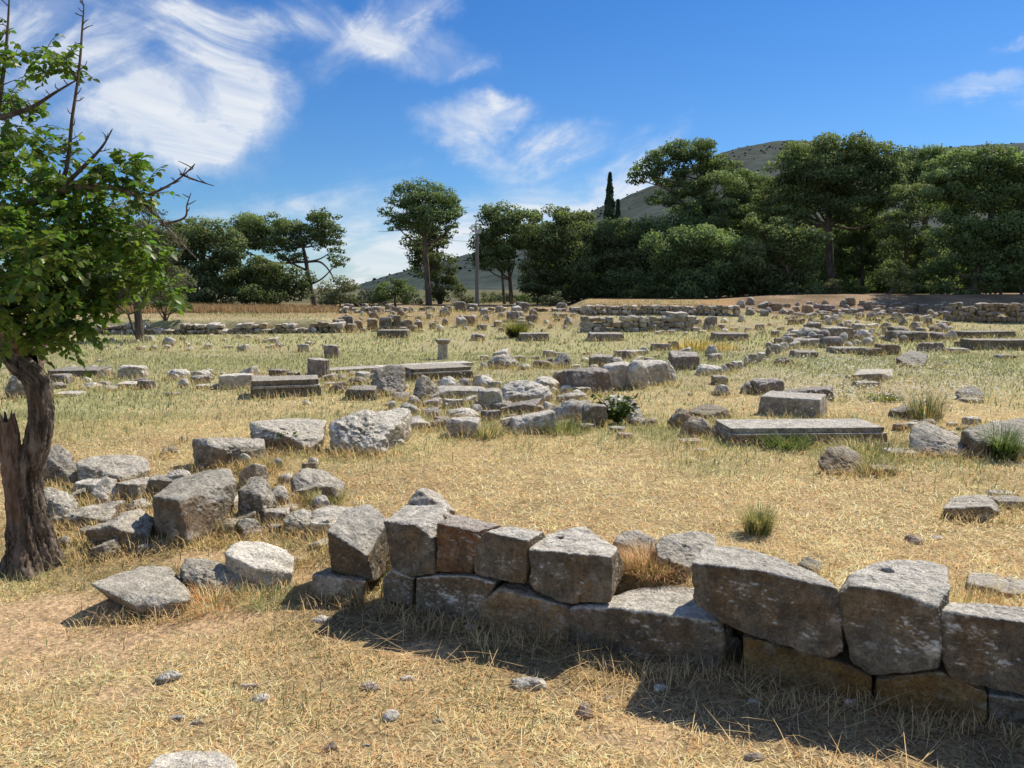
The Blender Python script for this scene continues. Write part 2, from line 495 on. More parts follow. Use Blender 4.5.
W_('long lower block whose bare top shows in the gap of the upper course', [(569,606),(612,607),(660,616),(720,628),(727,656),(709,675),(635,667),(574,650)], [(648,586),(696,584),(735,600)], tone='w', floor=True, off=-.02)
W_('largest upper block, long and pale topped, with a broken lower edge, right of the gap', [(691,562),(742,571),(818,584),(828,608),(845,656),(832,660),(790,652),(740,632),(693,603)], [(705,545),(742,547),(812,570),(838,588)], depth=.5, off=-.06, p=42, taper=.97)
W_('grey-topped upper block leaning into the corner of its larger neighbour, tapering downward', [(831,601),(850,585),(900,592),(939,607),(941,669),(870,676),(853,665)], [(850,572),(878,561),(918,559),(949,566),(950,590)], depth=.5, off=-.03, taper=.92, hole=[(886,572,.022)])
W_('rightmost upper block, low with a bright thin upper edge and blackened face', [(938,610),(1024,622),(1100,640),(1100,712),(1024,693),(953,681),(943,668)], [(945,600),(980,601),(1024,606),(1090,612)], depth=.4, tone='w')
W_('ochre yellow lower block beneath the largest upper block', [(742,636),(800,656),(846,664),(871,678),(872,704),(800,694),(744,674)], None, tone='o', floor=True)
W_('brown-yellow lower block under the tapering upper block', [(874,679),(941,672),(984,692),(986,732),(953,729),(876,706)], None, tone='o', floor=True, off=.01)
W_('lowest block at the right edge, dark and half sunk in dry grass', [(988,694),(1050,704),(1100,716),(1100,775),(1024,752),(988,734)], None, tone='w', floor=True, off=.02)
# dark socket holes are part of the blocks' weathering: small sunk discs
hull('broken_block', 'pale-topped block turned edge-on at the left end of the upper wall course', 'wall block', (350,596),
     [(326,530,.0),(345,508,.32),(370,502,.42),(389,521,.25),(367,556,-.05),(374,583,-.03),(331,571,.03),(388,572,.2)], 'w', p=24, rough=.03, group=WG, down=False, extra=[(345,575,.35),(385,560,.4)])
hull('broken_block', 'small shaded brown block lying under the left end of the wall', 'wall block', (340,602),
     [(311,574,.05),(366,581,.0),(364,603,-.02),(316,598,0),(330,566,.25),(368,570,.3)], 'b', p=24, rough=.03, group=WG)
hull('rubble_stone', 'wedge-shaped grey stone standing just behind the upper wall course', 'stone', (430,530),
     [(401,512,.0),(412,486,.1),(424,487,.22),(440,494,.2),(457,508,.1),(455,516,0)], 'g', rank=5)
hull('rubble_stone', 'rough grey stone behind the gap, left one of two', 'stone', (632,556),
     [(610,540,0),(622,530,.1),(638,526,.15),(655,537,.1),(656,553,0),(614,555,0)], 'g', rank=5, rough=.06)
hull('rubble_stone', 'larger cracked grey stone behind the gap, against the largest block', 'stone', (680,572),
     [(655,540,.1),(662,530,.2),(695,527,.25),(716,533,.3),(718,548,.1),(656,553,-.05),(690,562,-.12),(690,576,-.12),(660,566,-.05)], 'g', rank=6, rough=.05)
hull('rubble_stone', 'chunk of shaded stone filling the hole between two lower wall blocks', 'stone', (735,668),
     [(722,632,.08),(742,636,.08),(742,668,.05),(726,672,.05)], 'd', rank=4)
hull('stone_slab', 'flat speckled grey slab level with the grass behind the right end of the wall', 'stone slab', (1000,600),
     [(964,580,.1),(968,567,.45),(1040,571,.45),(1060,590,.1),(1010,594,0)], 'g', rank=6, p=12)
hull('rubble_stone', 'small dark stone tucked behind the right end of the largest block', 'stone', (808,575),
     [(795,562,0),(806,553,.1),(822,560,.1),(820,575,0)], 'd', rank=4)

# ---- fallen blocks on the left
LG = 'fallen blocks on the left of the wall'
hull('boulder', 'nearest fallen block at left, flat faced, leaning over its shadow', 'stone block', (150,619),
     [(91,582,.1),(97,588,.02),(139,566,.40),(170,566,.42),(191,592,.18),(188,600,.04),(137,608,-.03),(140,618,.02),(176,618,.02),(189,609,.1)], 'g', p=41, rough=.03, group=LG, down=False, extra=[(110,600,.3),(185,590,.42)])
hull('boulder', 'low pitted grey block with a dark hollow, right beside the nearest fallen block', 'stone block', (215,595),
     [(178,560,.05),(187,553,.2),(204,554,.25),(240,572,.2),(257,581,.1),(246,596,0),(215,592,-.02),(183,577,0)], 'g', rough=.06, group=LG)
hull('boulder', 'bright white-crusted angular block just left of the wall end', 'stone block', (262,590),
     [(223,553,.06),(240,542,.3),(262,541,.38),(281,546,.35),(296,556,.2),(293,573,.05),(270,590,-.02),(257,577,.02),(254,567,-.02)], 'p', p=41, rough=.05, group=LG)
hull('stone_block', 'largest fallen block, cube-like with one broad pitted sunlit face', 'stone block', (192,543),
     [(152,496,.1),(178,500,-.02),(194,543,-.03),(156,532,.08),(213,468,.55),(232,467,.6),(238,482,.4),(234,500,.35),(222,528,.25),(176,478,.5)], 'g', p=30, rough=.03, group=LG, down=False, extra=[(230,520,.6),(175,520,.5),(160,500,.5)])
hull('boulder', 'dark diamond-shaped block leaning on the right side of the largest fallen block', 'stone block', (258,522),
     [(236,492,.1),(248,478,.25),(262,474,.25),(270,478,.2),(281,502,.15),(264,523,0),(245,513,0),(260,495,-.05)], 'd', p=20, rough=.05, group=LG)
hull('stone_block', 'flat-topped dark block behind the left edge of the largest fallen block', 'stone block', (165,497),
     [(148,477,.0),(165,472,.3),(198,474,.35),(205,480,.1),(180,482,0),(149,482,0)], 'g', group=LG)
hull('stone_block', 'long pale-topped block with a dark square left end, standing apart in the straw', 'stone block', (215,468),
     [(191,439,.15),(207,437,.1),(264,438,.45),(266,446,.2),(212,447,-.02),(209,468,-.02),(193,466,.12),(255,455,.12)], 'g', p=26, group=LG)
hull('stone_block', 'flat block with a smooth sunlit top lying behind the fallen blocks', 'stone block', (300,452),
     [(249,421,.3),(275,419,.6),(300,417,.7),(326,420,.6),(324,438,.1),(313,450,-.05),(290,437,0),(252,438,.15)], 'g', p=24, group=LG)
hull('boulder', 'big rough whitish boulder covered in hollows, at the near end of the stone jumble', 'boulder', (362,454),
     [(325,430,.1),(332,411,.3),(350,408,.4),(375,402,.6),(400,402,.8),(414,406,.8),(392,428,.2),(388,446,0),(370,455,-.05),(340,450,0),(330,447,.05)], 'p', p=12, rough=.10)
hull('boulder', 'grey boulder with a bright rounded right side, behind the dark leaning block', 'boulder', (325,500),
     [(288,468,.15),(308,464,.3),(328,471,.4),(346,483,.3),(341,495,.05),(325,500,0),(295,492,0)], 'g', p=14, rough=.05, group=LG)
hull('boulder', 'jagged grey stone peaking right beside the tree trunk', 'boulder', (60,486),
     [(40,448,.1),(57,440,.2),(76,457,.2),(78,486,0),(46,481,0)], 'g', group=LG)
hull('stone_block', 'long grey block with a flat sloping top behind the stones right of the tree', 'stone block', (105,488),
     [(76,462,.1),(84,456,.25),(108,452,.45),(147,457,.5),(151,468,.2),(128,478,0),(80,486,-.03)], 'g', rough=.05, group=LG)
hull('boulder', 'small pyramid-shaped pale stone among the blocks right of the tree', 'boulder', (108,503),
     [(88,492,.0),(107,471,.12),(124,488,.12),(112,503,0),(96,500,0)], 'p', rank=5, group=LG)
hull('boulder', 'rounded mottled stone touching the right side of the tree trunk', 'boulder', (60,524),
     [(34,495,.1),(50,483,.2),(65,490,.25),(77,500,.2),(78,512,.02),(56,523,0),(38,520,0)], 'g', rough=.07, group=LG)
hull('boulder', 'low grey stone in front of the small pyramid-shaped stone', 'boulder', (85,530),
     [(60,514,.05),(80,505,.2),(105,503,.3),(118,508,.2),(110,520,0),(66,529,0)], 'g', rank=5, rough=.06, group=LG)
hull('stone_block', 'tilted slab with a sunlit top left of the largest fallen block', 'stone block', (110,548),
     [(84,531,.0),(110,524,-.02),(140,507,.35),(154,517,.3),(150,536,.08),(123,548,-.03),(122,530,-.06),(88,544,0)], 'g', p=24, group=LG)
gstone(167,455,22,11,'r','d',10,'small dark-rimmed stone alone in the straw, left of the pale-topped block')
hull('stone_slab', 'flat pale slab just left of the edge-on wall block', 'stone slab', (330,530),
     [(309,510,.1),(330,505,.3),(362,508,.35),(352,520,.1),(328,533,0),(312,524,0)], 'p', rank=5, group=LG)
hull('rubble_stone', 'cracked grey lump between the diamond-shaped block and the flat pale slab', 'stone', (298,536),
     [(280,518,.05),(296,505,.2),(312,508,.2),(311,528,0),(296,537,0)], 'g', rank=5, rough=.08, group=LG)
for (x, y, w, h, t, lb) in [(287,514,30,16,'g','small grey stone under the grey rounded boulder'),
        (325,548,44,14,'g','thin flat stone half buried left of the wall end'),
        (268,548,26,9,'b','flat brownish stone behind the white-crusted block'),
        (252,482,18,15,'p','pale lump on the ground behind the dark leaning block'),
        (275,470,20,16,'g','small peaked stone among weeds behind the grey rounded boulder'),
        (247,470,22,10,'g','low stone at the far corner of the largest fallen block'),
        (284,488,12,8,'p','tiny pale stone beside the peaked stone'),
        (181,442,12,9,'k','little pinkish stone at the corner of the pale-topped block'),
        (139,486,22,12,'p','small pale stone below the long grey sloping block'),
        (130,500,14,9,'b','small brown stone left of the dark flat-topped block'),
        (240,533,20,10,'b','small stone at the foot of the largest fallen block'),
        (300,562,26,8,'g','low flat stone right of the white-crusted block')]:
    gstone(x, y, w, h, 'r', t, (x * 7) % 40 - 20, lb, name='rubble_stone', group=LG)

rs = np.random.default_rng(44)
def fillers(n, x0, x1, y0, y1, s0, s1, gap, label, group, tones, rank=None, ok=lambda x, y: True, nm='rubble_stone', hr=(.4, .75)):
    pts = []; k = 0
    while len(pts) < n and k < 5000:
        k += 1; x = rs.uniform(x0, x1); y = rs.uniform(y0, y1)
        if not ok(x, y) or any(abs(x - a) < gap and abs(y - b) < gap * .45 for a, b in pts): continue
        pts.append((x, y)); sz = rs.uniform(s0, s1)
        gstone(x, y, sz, sz * rs.uniform(*hr), rs.choice(['b', 'r', 'w', 'r', 'b']), rs.choice(tones), rs.uniform(-40, 40), label, name=nm, cat='stone', group=group, rank=rank)
fillers(30, 38, 335, 484, 562, 13, 34, 15, 'weathered stone wedged low between the fallen blocks at left', 'filling stones of the left pile', ['g', 'g', 'p', 'd', 'b'],
        ok=lambda x, y: y < 520 + (335 - x) * .1 + 22 and not (x > 195 and y > 552), hr=(.75, 1.05))
fillers(16, 60, 330, 498, 560, 26, 44, 24, 'broken grey block half hidden among the fallen blocks at left', 'half hidden blocks of the left pile', ['g', 'g', 'p'], hr=(.6, .85), nm='broken_block',
        ok=lambda x, y: y < 540 + (335 - x) * .05 and not (140 < x < 240 and y > 545))
fillers(16, 225, 330, 466, 520, 9, 22, 11, 'small stone in the weeds behind the diamond-shaped block', 'small stones behind the left pile', ['g', 'p', 'b', 'd'], hr=(.75, 1.05))
# ---- small stones in the near straw
SG = 'loose stones in the near straw'
for (x, y, w, h, k, t, yaw, lb) in [
    (166,684,28,17,'r','g',10,'fist-sized grey stone alone in straw at lower left'),
    (248,690,20,9,'r','k',0,'brownish stone, back one of the touching pair at lower left'),
    (259,703,22,13,'b','p',20,'pale stone, front one of the touching pair at lower left'),
    (369,692,25,14,'w','k',-15,'pink-brown wedge stone in the sunlit straw'),
    (390,723,18,18,'r','p',5,'bright whitish upright pebble in the sunlit straw'),
    (329,752,17,15,'b','k',30,'pale stone nearest the bottom edge left of centre'),
    (528,692,36,20,'r','g',0,'rounded grey-blue stone at the edge of the wall shadow'),
    (586,720,22,25,'r','k',25,'pinkish pointed stone standing upright by the wall shadow'),
    (408,682,16,8,'r','p',0,'tiny flat stone between the wedge stone and the shadow'),
    (320,624,18,11,'r','p',0,'small pale stone in the weeds below the wall end'),
    (195,727,12,9,'r','k',0,'very small reddish stone at lower left'),
    (176,721,14,6,'f','p',0,'very small flat grey chip at lower left'),
    (469,632,12,11,'r','b',0,'small stone in shade against the dark rounded lower block'),
    (660,692,16,10,'r','p',0,'pale stone lying in the wall shadow'),
    (671,662,10,6,'r','p',0,'little pale pebble near the foot of the long lower block'),
    (852,708,19,14,'w','k',30,'pinkish angular stone in shade below the ochre block'),
    (757,762,20,12,'r','b',0,'dark clod near the bottom edge at right'),
    (608,702,12,8,'r','k',0,'small chip just right of the pointed pinkish stone'),
    (755,706,14,9,'r','p',0,'small dim stone in the middle of the wall shadow'),
    (438,723,10,5,'r','p',0,'tiny chip right of the whitish pebble'),
    (366,748,8,5,'r','p',0,'tiny chip near the bottom edge'),
    (919,545,14,13,'r','k',0,'small pinkish stone alone in the straw beyond the wall'),
    (940,540,10,6,'r','p',0,'tiny white stone near the small pinkish stone beyond the wall')]:
    gstone(x, y, w * 1.2, h * 1.0, 'r' if k != 'f' else 'f', {'g': 'p', 'b': 'k'}.get(t, t), yaw, lb, dep=1.15, name='rubble_stone' if w < 30 else None, cat='stone', group=SG, rank=5, foot=False, lift=.004)
hull('boulder', 'wide lichen-mottled flat stone cut by the bottom edge of the photo', 'boulder', (195,790),
     [(143,766,.05),(155,755,.15),(185,748,.22),(225,752,.2),(243,764,.08),(246,785,0),(144,785,0)], 'p', p=12, rough=.05)

# ---- middle distance: each stone by its own place
MID = [
 (70,379,52,13,'s','d',6,'dark flat-topped slab seen just right of the tree trunk'),
 (12,398,28,26,'r','g',0,'boulder showing at the left edge behind the tree trunk'),
 (89,388,22,8,'r','p',0,'flat pale stone in front of the slab right of the tree'),
 (129,378,28,14,'b','p',12,'pale block with a dark left end, first right of the tree slab'),
 (106,390,16,6,'r','p',0,'low pale stone below the first pale block right of the tree'),
 (127,388,26,8,'f','p',0,'flat whitish slab in front of the first pale block'),
 (63,396,24,6,'f','p',0,'thin pale slab lying right beside the tree trunk'),
 (173,379,26,12,'r','p',0,'left stone of the pale touching pair in the left field'),
 (198,379,24,11,'r','p',0,'right stone of the pale touching pair in the left field'),
 (233,388,38,17,'b','p',14,'squared pale block left of the dark bench-like slab'),
 (204,388,18,5,'f','p',0,'small flat stone left of the squared pale block'),
 (277,376,18,8,'b','v',0,'small purplish stone behind the dark bench-like slab'),
 (331,357,14,12,'b','v',0,'small purplish block behind the fluted drum'),
 (335,393,18,10,'r','v',0,'purplish lump right of the dark bench-like slab'),
 (356,385,26,11,'r','b',0,'brownish rubble lump left of the pointed boulder'),
 (360,399,30,14,'b','d',0,'dark block at the foot of the pointed boulder'),
 (447,390,20,13,'r','p',0,'pale round stone right of the dark triangular boulder'),
 (482,389,28,14,'r','p',0,'pale smooth stone among green grass in the centre'),
 (502,368,34,15,'r','g',0,'grey rounded boulder right of the little pillar'),
 (525,369,14,6,'r','p',0,'small pale stone right of the rounded boulder'),
 (562,367,24,14,'r','d',0,'dark bluish boulder behind the centre jumble'),
 (543,368,22,9,'r','b',0,'low brown stone left of the dark bluish boulder'),
 (603,367,22,12,'b','g',0,'greenish grey block behind the two lying drums'),
 (545,390,30,15,'r','p',0,'pale stone above the large smooth stone in the jumble'),
 (563,388,19,17,'b','b',10,'brown block left of the dark cube in the jumble'),
 (588,393,46,24,'b','v',22,'dark cube with a sunlit right face in the centre jumble'),
 (525,404,56,24,'r','p',0,'largest smooth pale stone in the centre jumble'),
 (618,389,24,22,'c','p',0,'left one of two rounded drums standing side by side'),
 (639,389,26,24,'r','p',0,'right bright rounded drum-like stone of the pair'),
 (653,384,34,22,'b','p',18,'grey block with a flat bright top right of the rounded pair'),
 (669,383,20,20,'r','p',0,'rounded stone leaning on the flat bright-topped block'),
 (460,399,44,13,'f','p',0,'long low pale slab at the left of the centre jumble'),
 (490,412,21,20,'b','p',0,'upright pale block in front of the largest smooth stone'),
 (519,415,36,16,'w','v',-10,'dark wedge in front of the largest smooth stone'),
 (533,433,42,24,'w','p',10,'pale-topped front block at the lower edge of the jumble'),
 (463,419,34,13,'r','p',0,'pale stone lying on top of a dark small block in the jumble'),
 (463,436,30,18,'b','p',-8,'small block with dark face at the lower left of the jumble'),
 (433,417,18,10,'r','p',0,'small bright stone at the left of the jumble'),
 (409,414,20,12,'r','p',0,'bright stone beside the rough whitish boulder'),
 (412,430,34,14,'r','p',0,'low rounded stone right of the rough whitish boulder'),
 (440,428,24,12,'r','b',0,'brownish stone in the low row left of the jumble'),
 (575,402,32,11,'r','p',0,'flat pale stone behind the pale pointed one'),
 (574,422,44,24,'r','p',0,'broad pale stone left of the leafy plant'),
 (595,427,20,22,'b','d',0,'dark upright stone directly left of the leafy plant'),
 (637,425,20,12,'r','g',0,'grey stone at the foot of the leafy plant'),
 (653,426,14,9,'r','b',0,'small brown stone right of the leafy plant'),
 (626,438,13,6,'f','k',0,'thin pinkish stone lying in the straw'),
 (698,437,32,24,'r','b',0,'front brown rounded boulder at the left end of the long platform'),
 (682,428,28,22,'r','b',0,'left brown boulder of the group beside the platform'),
 (720,437,22,13,'r','b',0,'smallest brown stone touching the left end of the platform'),
 (712,418,46,17,'w','b',25,'tilted brown slab behind the boulders beside the platform'),
 (693,443,20,6,'f','p',0,'thin pale stone in front of the brown boulders'),
 (686,369,28,18,'b','v',0,'purplish squared block in the middle of the field'),
 (711,375,30,13,'r','p',0,'pale low boulder right of the purplish squared block'),
 (721,384,15,10,'b','g',0,'upper one of two small stacked stones in the field'),
 (725,395,20,12,'r','g',0,'lower one of two small stacked stones in the field'),
 (770,394,30,17,'b','v',8,'dark block left of the tilted long slab'),
 (748,393,14,13,'r','g',0,'small grey stone touching the dark block in the right field'),
 (815,399,56,17,'w','v',-14,'long tilted dark slab behind the squared marble block'),
 (662,350,18,8,'b','v',0,'small brown block far off in the green field'),
 (674,349,10,9,'b','g',0,'small grey block beside the small brown one far off'),
 (626,356,20,7,'f','p',0,'flat pale stone far off, left one of two'),
 (640,354,14,5,'f','p',0,'flat pale stone far off, right one of two'),
 (733,340,32,8,'s','v',0,'long thin purplish slab far off right of centre'),
 (787,364,22,9,'r','b',0,'oval brown stone right of the stone row'),
 (815,341,30,15,'r','g',0,'large rounded stone at the left end of the right-hand heap'),
 (840,341,26,15,'b','g',0,'large block second from the left in the right-hand heap'),
 (808,357,22,8,'f','v',0,'flat purplish slab below the right-hand heap'),
 (851,353,30,7,'s','d',0,'long dark slab lying in front of the right-hand heap'),
 (874,355,18,8,'f','b',0,'brown slab right of the long dark slab by the heap'),
 (891,354,20,11,'b','b',0,'brown block at the front of the right-hand heap'),
 (913,341,34,12,'b','d',0,'dark broad block at the right end of the right-hand heap'),
 (935,351,24,10,'b','v',20,'small flat-topped block above the tilted dark block'),
 (870,387,20,7,'f','p',0,'flat pale stone touching the front of the flat-topped slab'),
 (907,416,26,13,'w','d',20,'dark triangular stone left of the flowering grass'),
 (905,430,10,7,'r','p',0,'small pale stone behind the leaning boulder'),
 (892,450,18,10,'r','p',0,'small whitish stone left of the leaning boulder'),
 (905,457,26,10,'f','p',0,'pale broken stone in front of the leaning boulder'),
 (887,474,24,10,'f','b',0,'thin curved flake of stone right of the lone boulder'),
 (1016,509,30,14,'b','g',0,'grey piece cut by the right edge beside the flat slab'),
 (1008,497,24,8,'f','p',0,'pale fragment behind the flat slab at the right edge'),
 (962,352,18,5,'f','p',0,'flat pale stone left of the long far slabs'),
 (968,346,14,6,'f','b',0,'flat brown stone touching the long far slabs'),
 (703,452,14,6,'r','p',0,'small pale chip in the straw below the brown boulders'),
 (940,368,10,7,'r','d',0,'small dark stone right of the tilted dark block'),
 (1010,358,16,5,'f','d',0,'thin dark stone in the grass at the far right'),
 (170,395,14,5,'r','v',0,'dark clod in the left field'),
 (305,404,10,5,'r','p',0,'tiny pale stone in front of the dark bench-like slab'),
 (392,337,30,8,'s','d',0,'dark far slab on the left of the little pillar'),
 (534,340,30,8,'s','d',0,'dark far slab beside the yellow-green tuft'),
 (478,340,14,7,'b','v',0,'small purplish block far off above the little pillar'),
 (607,340,34,8,'s','v',0,'grey far slab in front of the block wall'),
 (167,345,16,9,'r','p',0,'pale stone in the far left field, left one'),
 (269,342,14,6,'w','p',0,'pale stone in the far left field, right one'),
 (206,348,10,6,'r','p',0,'small pale stone far left between two larger ones'),
]
for (x, y, w, h, k, t, yaw, lb) in MID:
    jm = 1.2 if 400 < x < 680 and 358 < y < 440 and k != 's' else 1.06
    gstone(x, y + 1, w * jm, h * (jm * 1.1), k, t, yaw, lb)

# the fluted drum stump
def fluted_drum():
    g = gp(316, 378); m = g[1] / F * 1.01
    r = 11 * m; h = 20 * m; A = 96; Z = 26
    a = np.linspace(0, 2 * math.pi, A, endpoint=False)
    V = []
    for j in range(Z):
        z = j / (Z - 1)
        rr = r * (1 - .09 * np.abs(np.sin(a * 9)) ** .6) * (1.03 - .06 * z)
        n = fbm(np.stack([np.cos(a) * 2, np.sin(a) * 2, np.full(A, z * 3)], -1), 3)
        rr = rr * (1 + .07 * n)
        V.append(np.stack([g[0] + rr * np.cos(a) , g[1] + r + rr * np.sin(a), np.full(A, g[2] - .03 + h * z) + (n * .03 * h + np.cos(a) * -.05 * h if j == Z-1 else 0)], -1))
    for q in (.9, .5, .1):
        base = V[Z-1]; c = base.mean(0)
        V.append(c + (base - c) * [q, q, 1] + [0, 0, 0])
    V = np.vstack(V); nr = len(V) // A
    i = np.arange(A); j = np.arange(nr - 1)[:, None] * A
    Fq = np.stack([j + i, j + (i + 1) % A, j + A + (i + 1) % A, j + A + i], -1).reshape(-1, 4)
    cap = np.arange((nr-1)*A, nr*A)[None]
    o = mesh_obj('column_drum', V, [Fq, cap], M_PURP, None, (g[0], g[1] + r, g[2]))
    tag(o, 'upright fluted stump of a column drum behind the dark bench-like slab', 'column drum')
fluted_drum()

# little pillar with a moulded head
def lathe_box(profile, cx, cy, z0, sq=.12, seg=40):
    """square-ish turned post: profile of (half width, height)"""
    a = np.linspace(0, 2 * math.pi, seg, endpoint=False)
    V = []
    for r, z in profile:
        p_ = 8
        k = r / (np.abs(np.cos(a)) ** p_ + np.abs(np.sin(a)) ** p_) ** (1 / p_)
        n = fbm(np.stack([np.cos(a) * 3, np.sin(a) * 3, np.full(seg, z * 30)], -1), 3)
        k = k * (1 + .04 * n)
        x, y = k * np.cos(a), k * np.sin(a)
        c_, s_ = math.cos(.35), math.sin(.35)
        V.append(np.stack([cx + x * c_ - y * s_, cy + x * s_ + y * c_, np.full(seg, z0 + z)], -1))
    V = np.vstack(V); nr = len(profile)
    i = np.arange(seg); j = np.arange(nr - 1)[:, None] * seg
    Fq = np.stack([j + i, j + (i + 1) % seg, j + seg + (i + 1) % seg, j + seg + i], -1).reshape(-1, 4)
    return V, [Fq, np.arange((nr - 1) * seg, nr * seg)[None]]
g = gp(443, 359); m = g[1] / F
t = empty('stone_pillar', g, 'short square pillar with a wider moulded head, standing alone in the far grass', 'pillar')
V, Fc = lathe_box([(5*m, -.03), (5*m, 0), (4.6*m, 2*m), (4.4*m, 14.5*m), (4.4*m, 14.8*m)], g[0], g[1], g[2])
mesh_obj('shaft', V, Fc, M_PALE, t, g)
V, Fc = lathe_box([(4.0*m, 14.9*m), (5.0*m, 15.6*m), (6.4*m, 17.6*m), (6.6*m, 18*m), (6.6*m, 19.5*m), (5.5*m, 19.8*m), (.5*m, 19.9*m)], g[0], g[1], g[2])
mesh_obj('capital', V, Fc, M_PURP, t, g)

# long dressed slabs with a moulded step
def dressed_slab(name, label, base_l, base_r, h_px, dep, tone, step=True, cat='stone slab'):
    a = gp(*base_l); b = gp(*base_r)
    u = b - a; u[2] = 0; L = np.linalg.norm(u); u /= L; n = np.array([-u[1], u[0], 0])
    z0 = min(a[2], b[2]); m = a[1] / F
    h = h_px * m
    root = empty(name, (a + b) / 2 + n * dep / 2, label, cat)
    def bar(nm, o0, o1, za, zb, e0=0, e1=0, mt=tone, seed=1):
        P = np.array([a * [1, 1, 0] + u * x + n * y + [0, 0, z] for x in (e0, L - e1) for y in (o0, o1) for z in (za, zb)])
        # elongated: build as several butted runs so that the grain stays dense
        k = max(1, int(round((L) / (dep * 2.2))))
        for i in range(k):
            x0 = e0 + (L - e0 - e1) * i / k; x1 = e0 + (L - e0 - e1) * (i + 1) / k - .004
            P = np.array([a * [1, 1, 0] + u * x + n * y + [0, 0, z] for x in (x0, x1) for y in (o0, o1) for z in (za, zb)])
            V, Fa = stone_geo(P, 6, 55, .022, seed + i, 2)
            mesh_obj(nm, V, Fa, MATS[mt], root, P.mean(0))
    if step:
        bar('plinth', 0, dep, z0 - .05, z0 + h * .55, 0, 0, 'd' if tone != 'p' else 'g', 3)
        bar('lower_moulding', -.015, dep, z0 + h * .56, z0 + h * .68, 0, .02, 'p', 9)
        bar('top_slab', .02, dep, z0 + h * .70, z0 + h, .01, .03, tone, 21)
    else:
        bar('top_slab', 0, dep, z0 - .05, z0 + h, 0, 0, tone, 5)
    ROCKS.append(((a[0]+b[0])/2, min(a[1], b[1]), L/2, (a[1]+b[1])/2))
    return root
dressed_slab('stone_platform', 'long low platform slab with a moulded upper edge, weeds growing along its front', (730,445), (889,444), 17, .5, 'p')
dressed_slab('stone_bench', 'dark bench-like slab with a light moulded upper edge in the left field', (251,399), (322,396), 18, .55, 'g')
dressed_slab('stone_step', 'long grey step slab between the pointed boulder and the little pillar', (412,381), (474,378), 12, .7, 'g')
dressed_slab('stone_step', 'thin pale kerb slab lying at the foot of the little pillar', (330,374), (474,366), 4, .4, 'p', False)
dressed_slab('stone_step', 'long dark front slab of the far pair at the right edge', (973,350), (1045,350), 10, .6, 'd', False)
dressed_slab('stone_step', 'long dark rear slab of the far pair at the right edge', (967,339), (1016,339), 8, .6, 'd', False)

gstone(801, 417, 76, 29, 's', 'p', -30, 'sharp-edged squared marble block with a bright right side, above the long platform', name='stone_block', dep=.75, rank=6)
hull('boulder', 'tall pointed grey boulder with a bright right flank in the left field', 'boulder', (388,397),
     [(371,385,.1),(374,367,.2),(382,361,.3),(404,360,.4),(406,374,.3),(404,392,.1),(388,397,0),(374,395,.1)], 'g', rank=6, p=16)
hull('boulder', 'dark triangular boulder with a light ridge, right of the pointed boulder', 'boulder', (424,402),
     [(410,395,0),(414,377,.1),(421,371,.15),(430,374,.25),(441,387,.3),(438,396,.15),(424,401,0),(411,401,0)], 'd', rank=5)
hull('boulder', 'dark boulder overgrown by a leafy plant at the right of the jumble', 'boulder', (622,420),
     [(601,405,.1),(606,396,.3),(618,392,.5),(632,394,.4),(645,415,.2),(640,420,0),(605,419,0)], 'd', rank=6)
hull('stone_block', 'tilted dark block with a bright top in the far right field', 'stone block', (914,368),
     [(899,360,.1),(904,352,.5),(913,350,.9),(928,354,.9),(927,361,.4),(918,368,0),(900,364,.1)], 'd', rank=6, p=26)
hull('stone_slab', 'flat-topped rectangular slab in the right field, bright above and dark at its left side', 'stone slab', (876,383),
     [(852,375,.2),(860,369,.9),(893,369,1.1),(893,377,.5),(882,383,0),(881,373,0),(853,379,.2)], 'g', rank=6, p=40, rough=.012)
hull('boulder', 'bluish dark boulder alone in the flowering grass', 'boulder', (970,401),
     [(955,395,.1),(957,387,.2),(968,384,.3),(978,387,.3),(985,393,.2),(980,400,0),(960,400,0)], 'd', rank=5, p=12, rough=.06)
gstone(975,403,18,6,'f','p',0,'flat pale stone at the foot of the bluish dark boulder')
hull('boulder', 'leaning boulder with a bright sloping crest, right of the platform', 'boulder', (940,457),
     [(908,440,.05),(912,425,.15),(922,420,.25),(940,427,.35),(962,437,.35),(973,447,.2),(968,455,.02),(940,455,-.02),(910,452,0)], 'g', rank=6, p=42, rough=.05)
hull('stone_slab', 'big leaning slab at the right edge with a green tuft before it', 'stone slab', (1000,459),
     [(965,430,.1),(985,424,.5),(1010,418,.8),(1045,415,.9),(1060,450,.1),(1030,458,0),(985,457,0),(972,440,-.02)], 'g', rank=6, p=42, rough=.05)
hull('boulder', 'lone brown boulder with a flat bright top in front of the platform', 'boulder', (842,475),
     [(820,462,.05),(829,446,.15),(848,445,.3),(862,454,.25),(858,472,.05),(838,475,0),(822,470,0)], 'b', rank=6, p=41, rough=.05)
hull('stone_slab', 'flat squared slab half sunk in the straw near the right edge', 'stone slab', (970,519),
     [(942,508,.0),(953,496,.45),(985,494,.5),(999,496,.5),(1000,510,.1),(990,519,-.02),(962,518,0),(990,506,-.03)], 'g', rank=6, p=24)

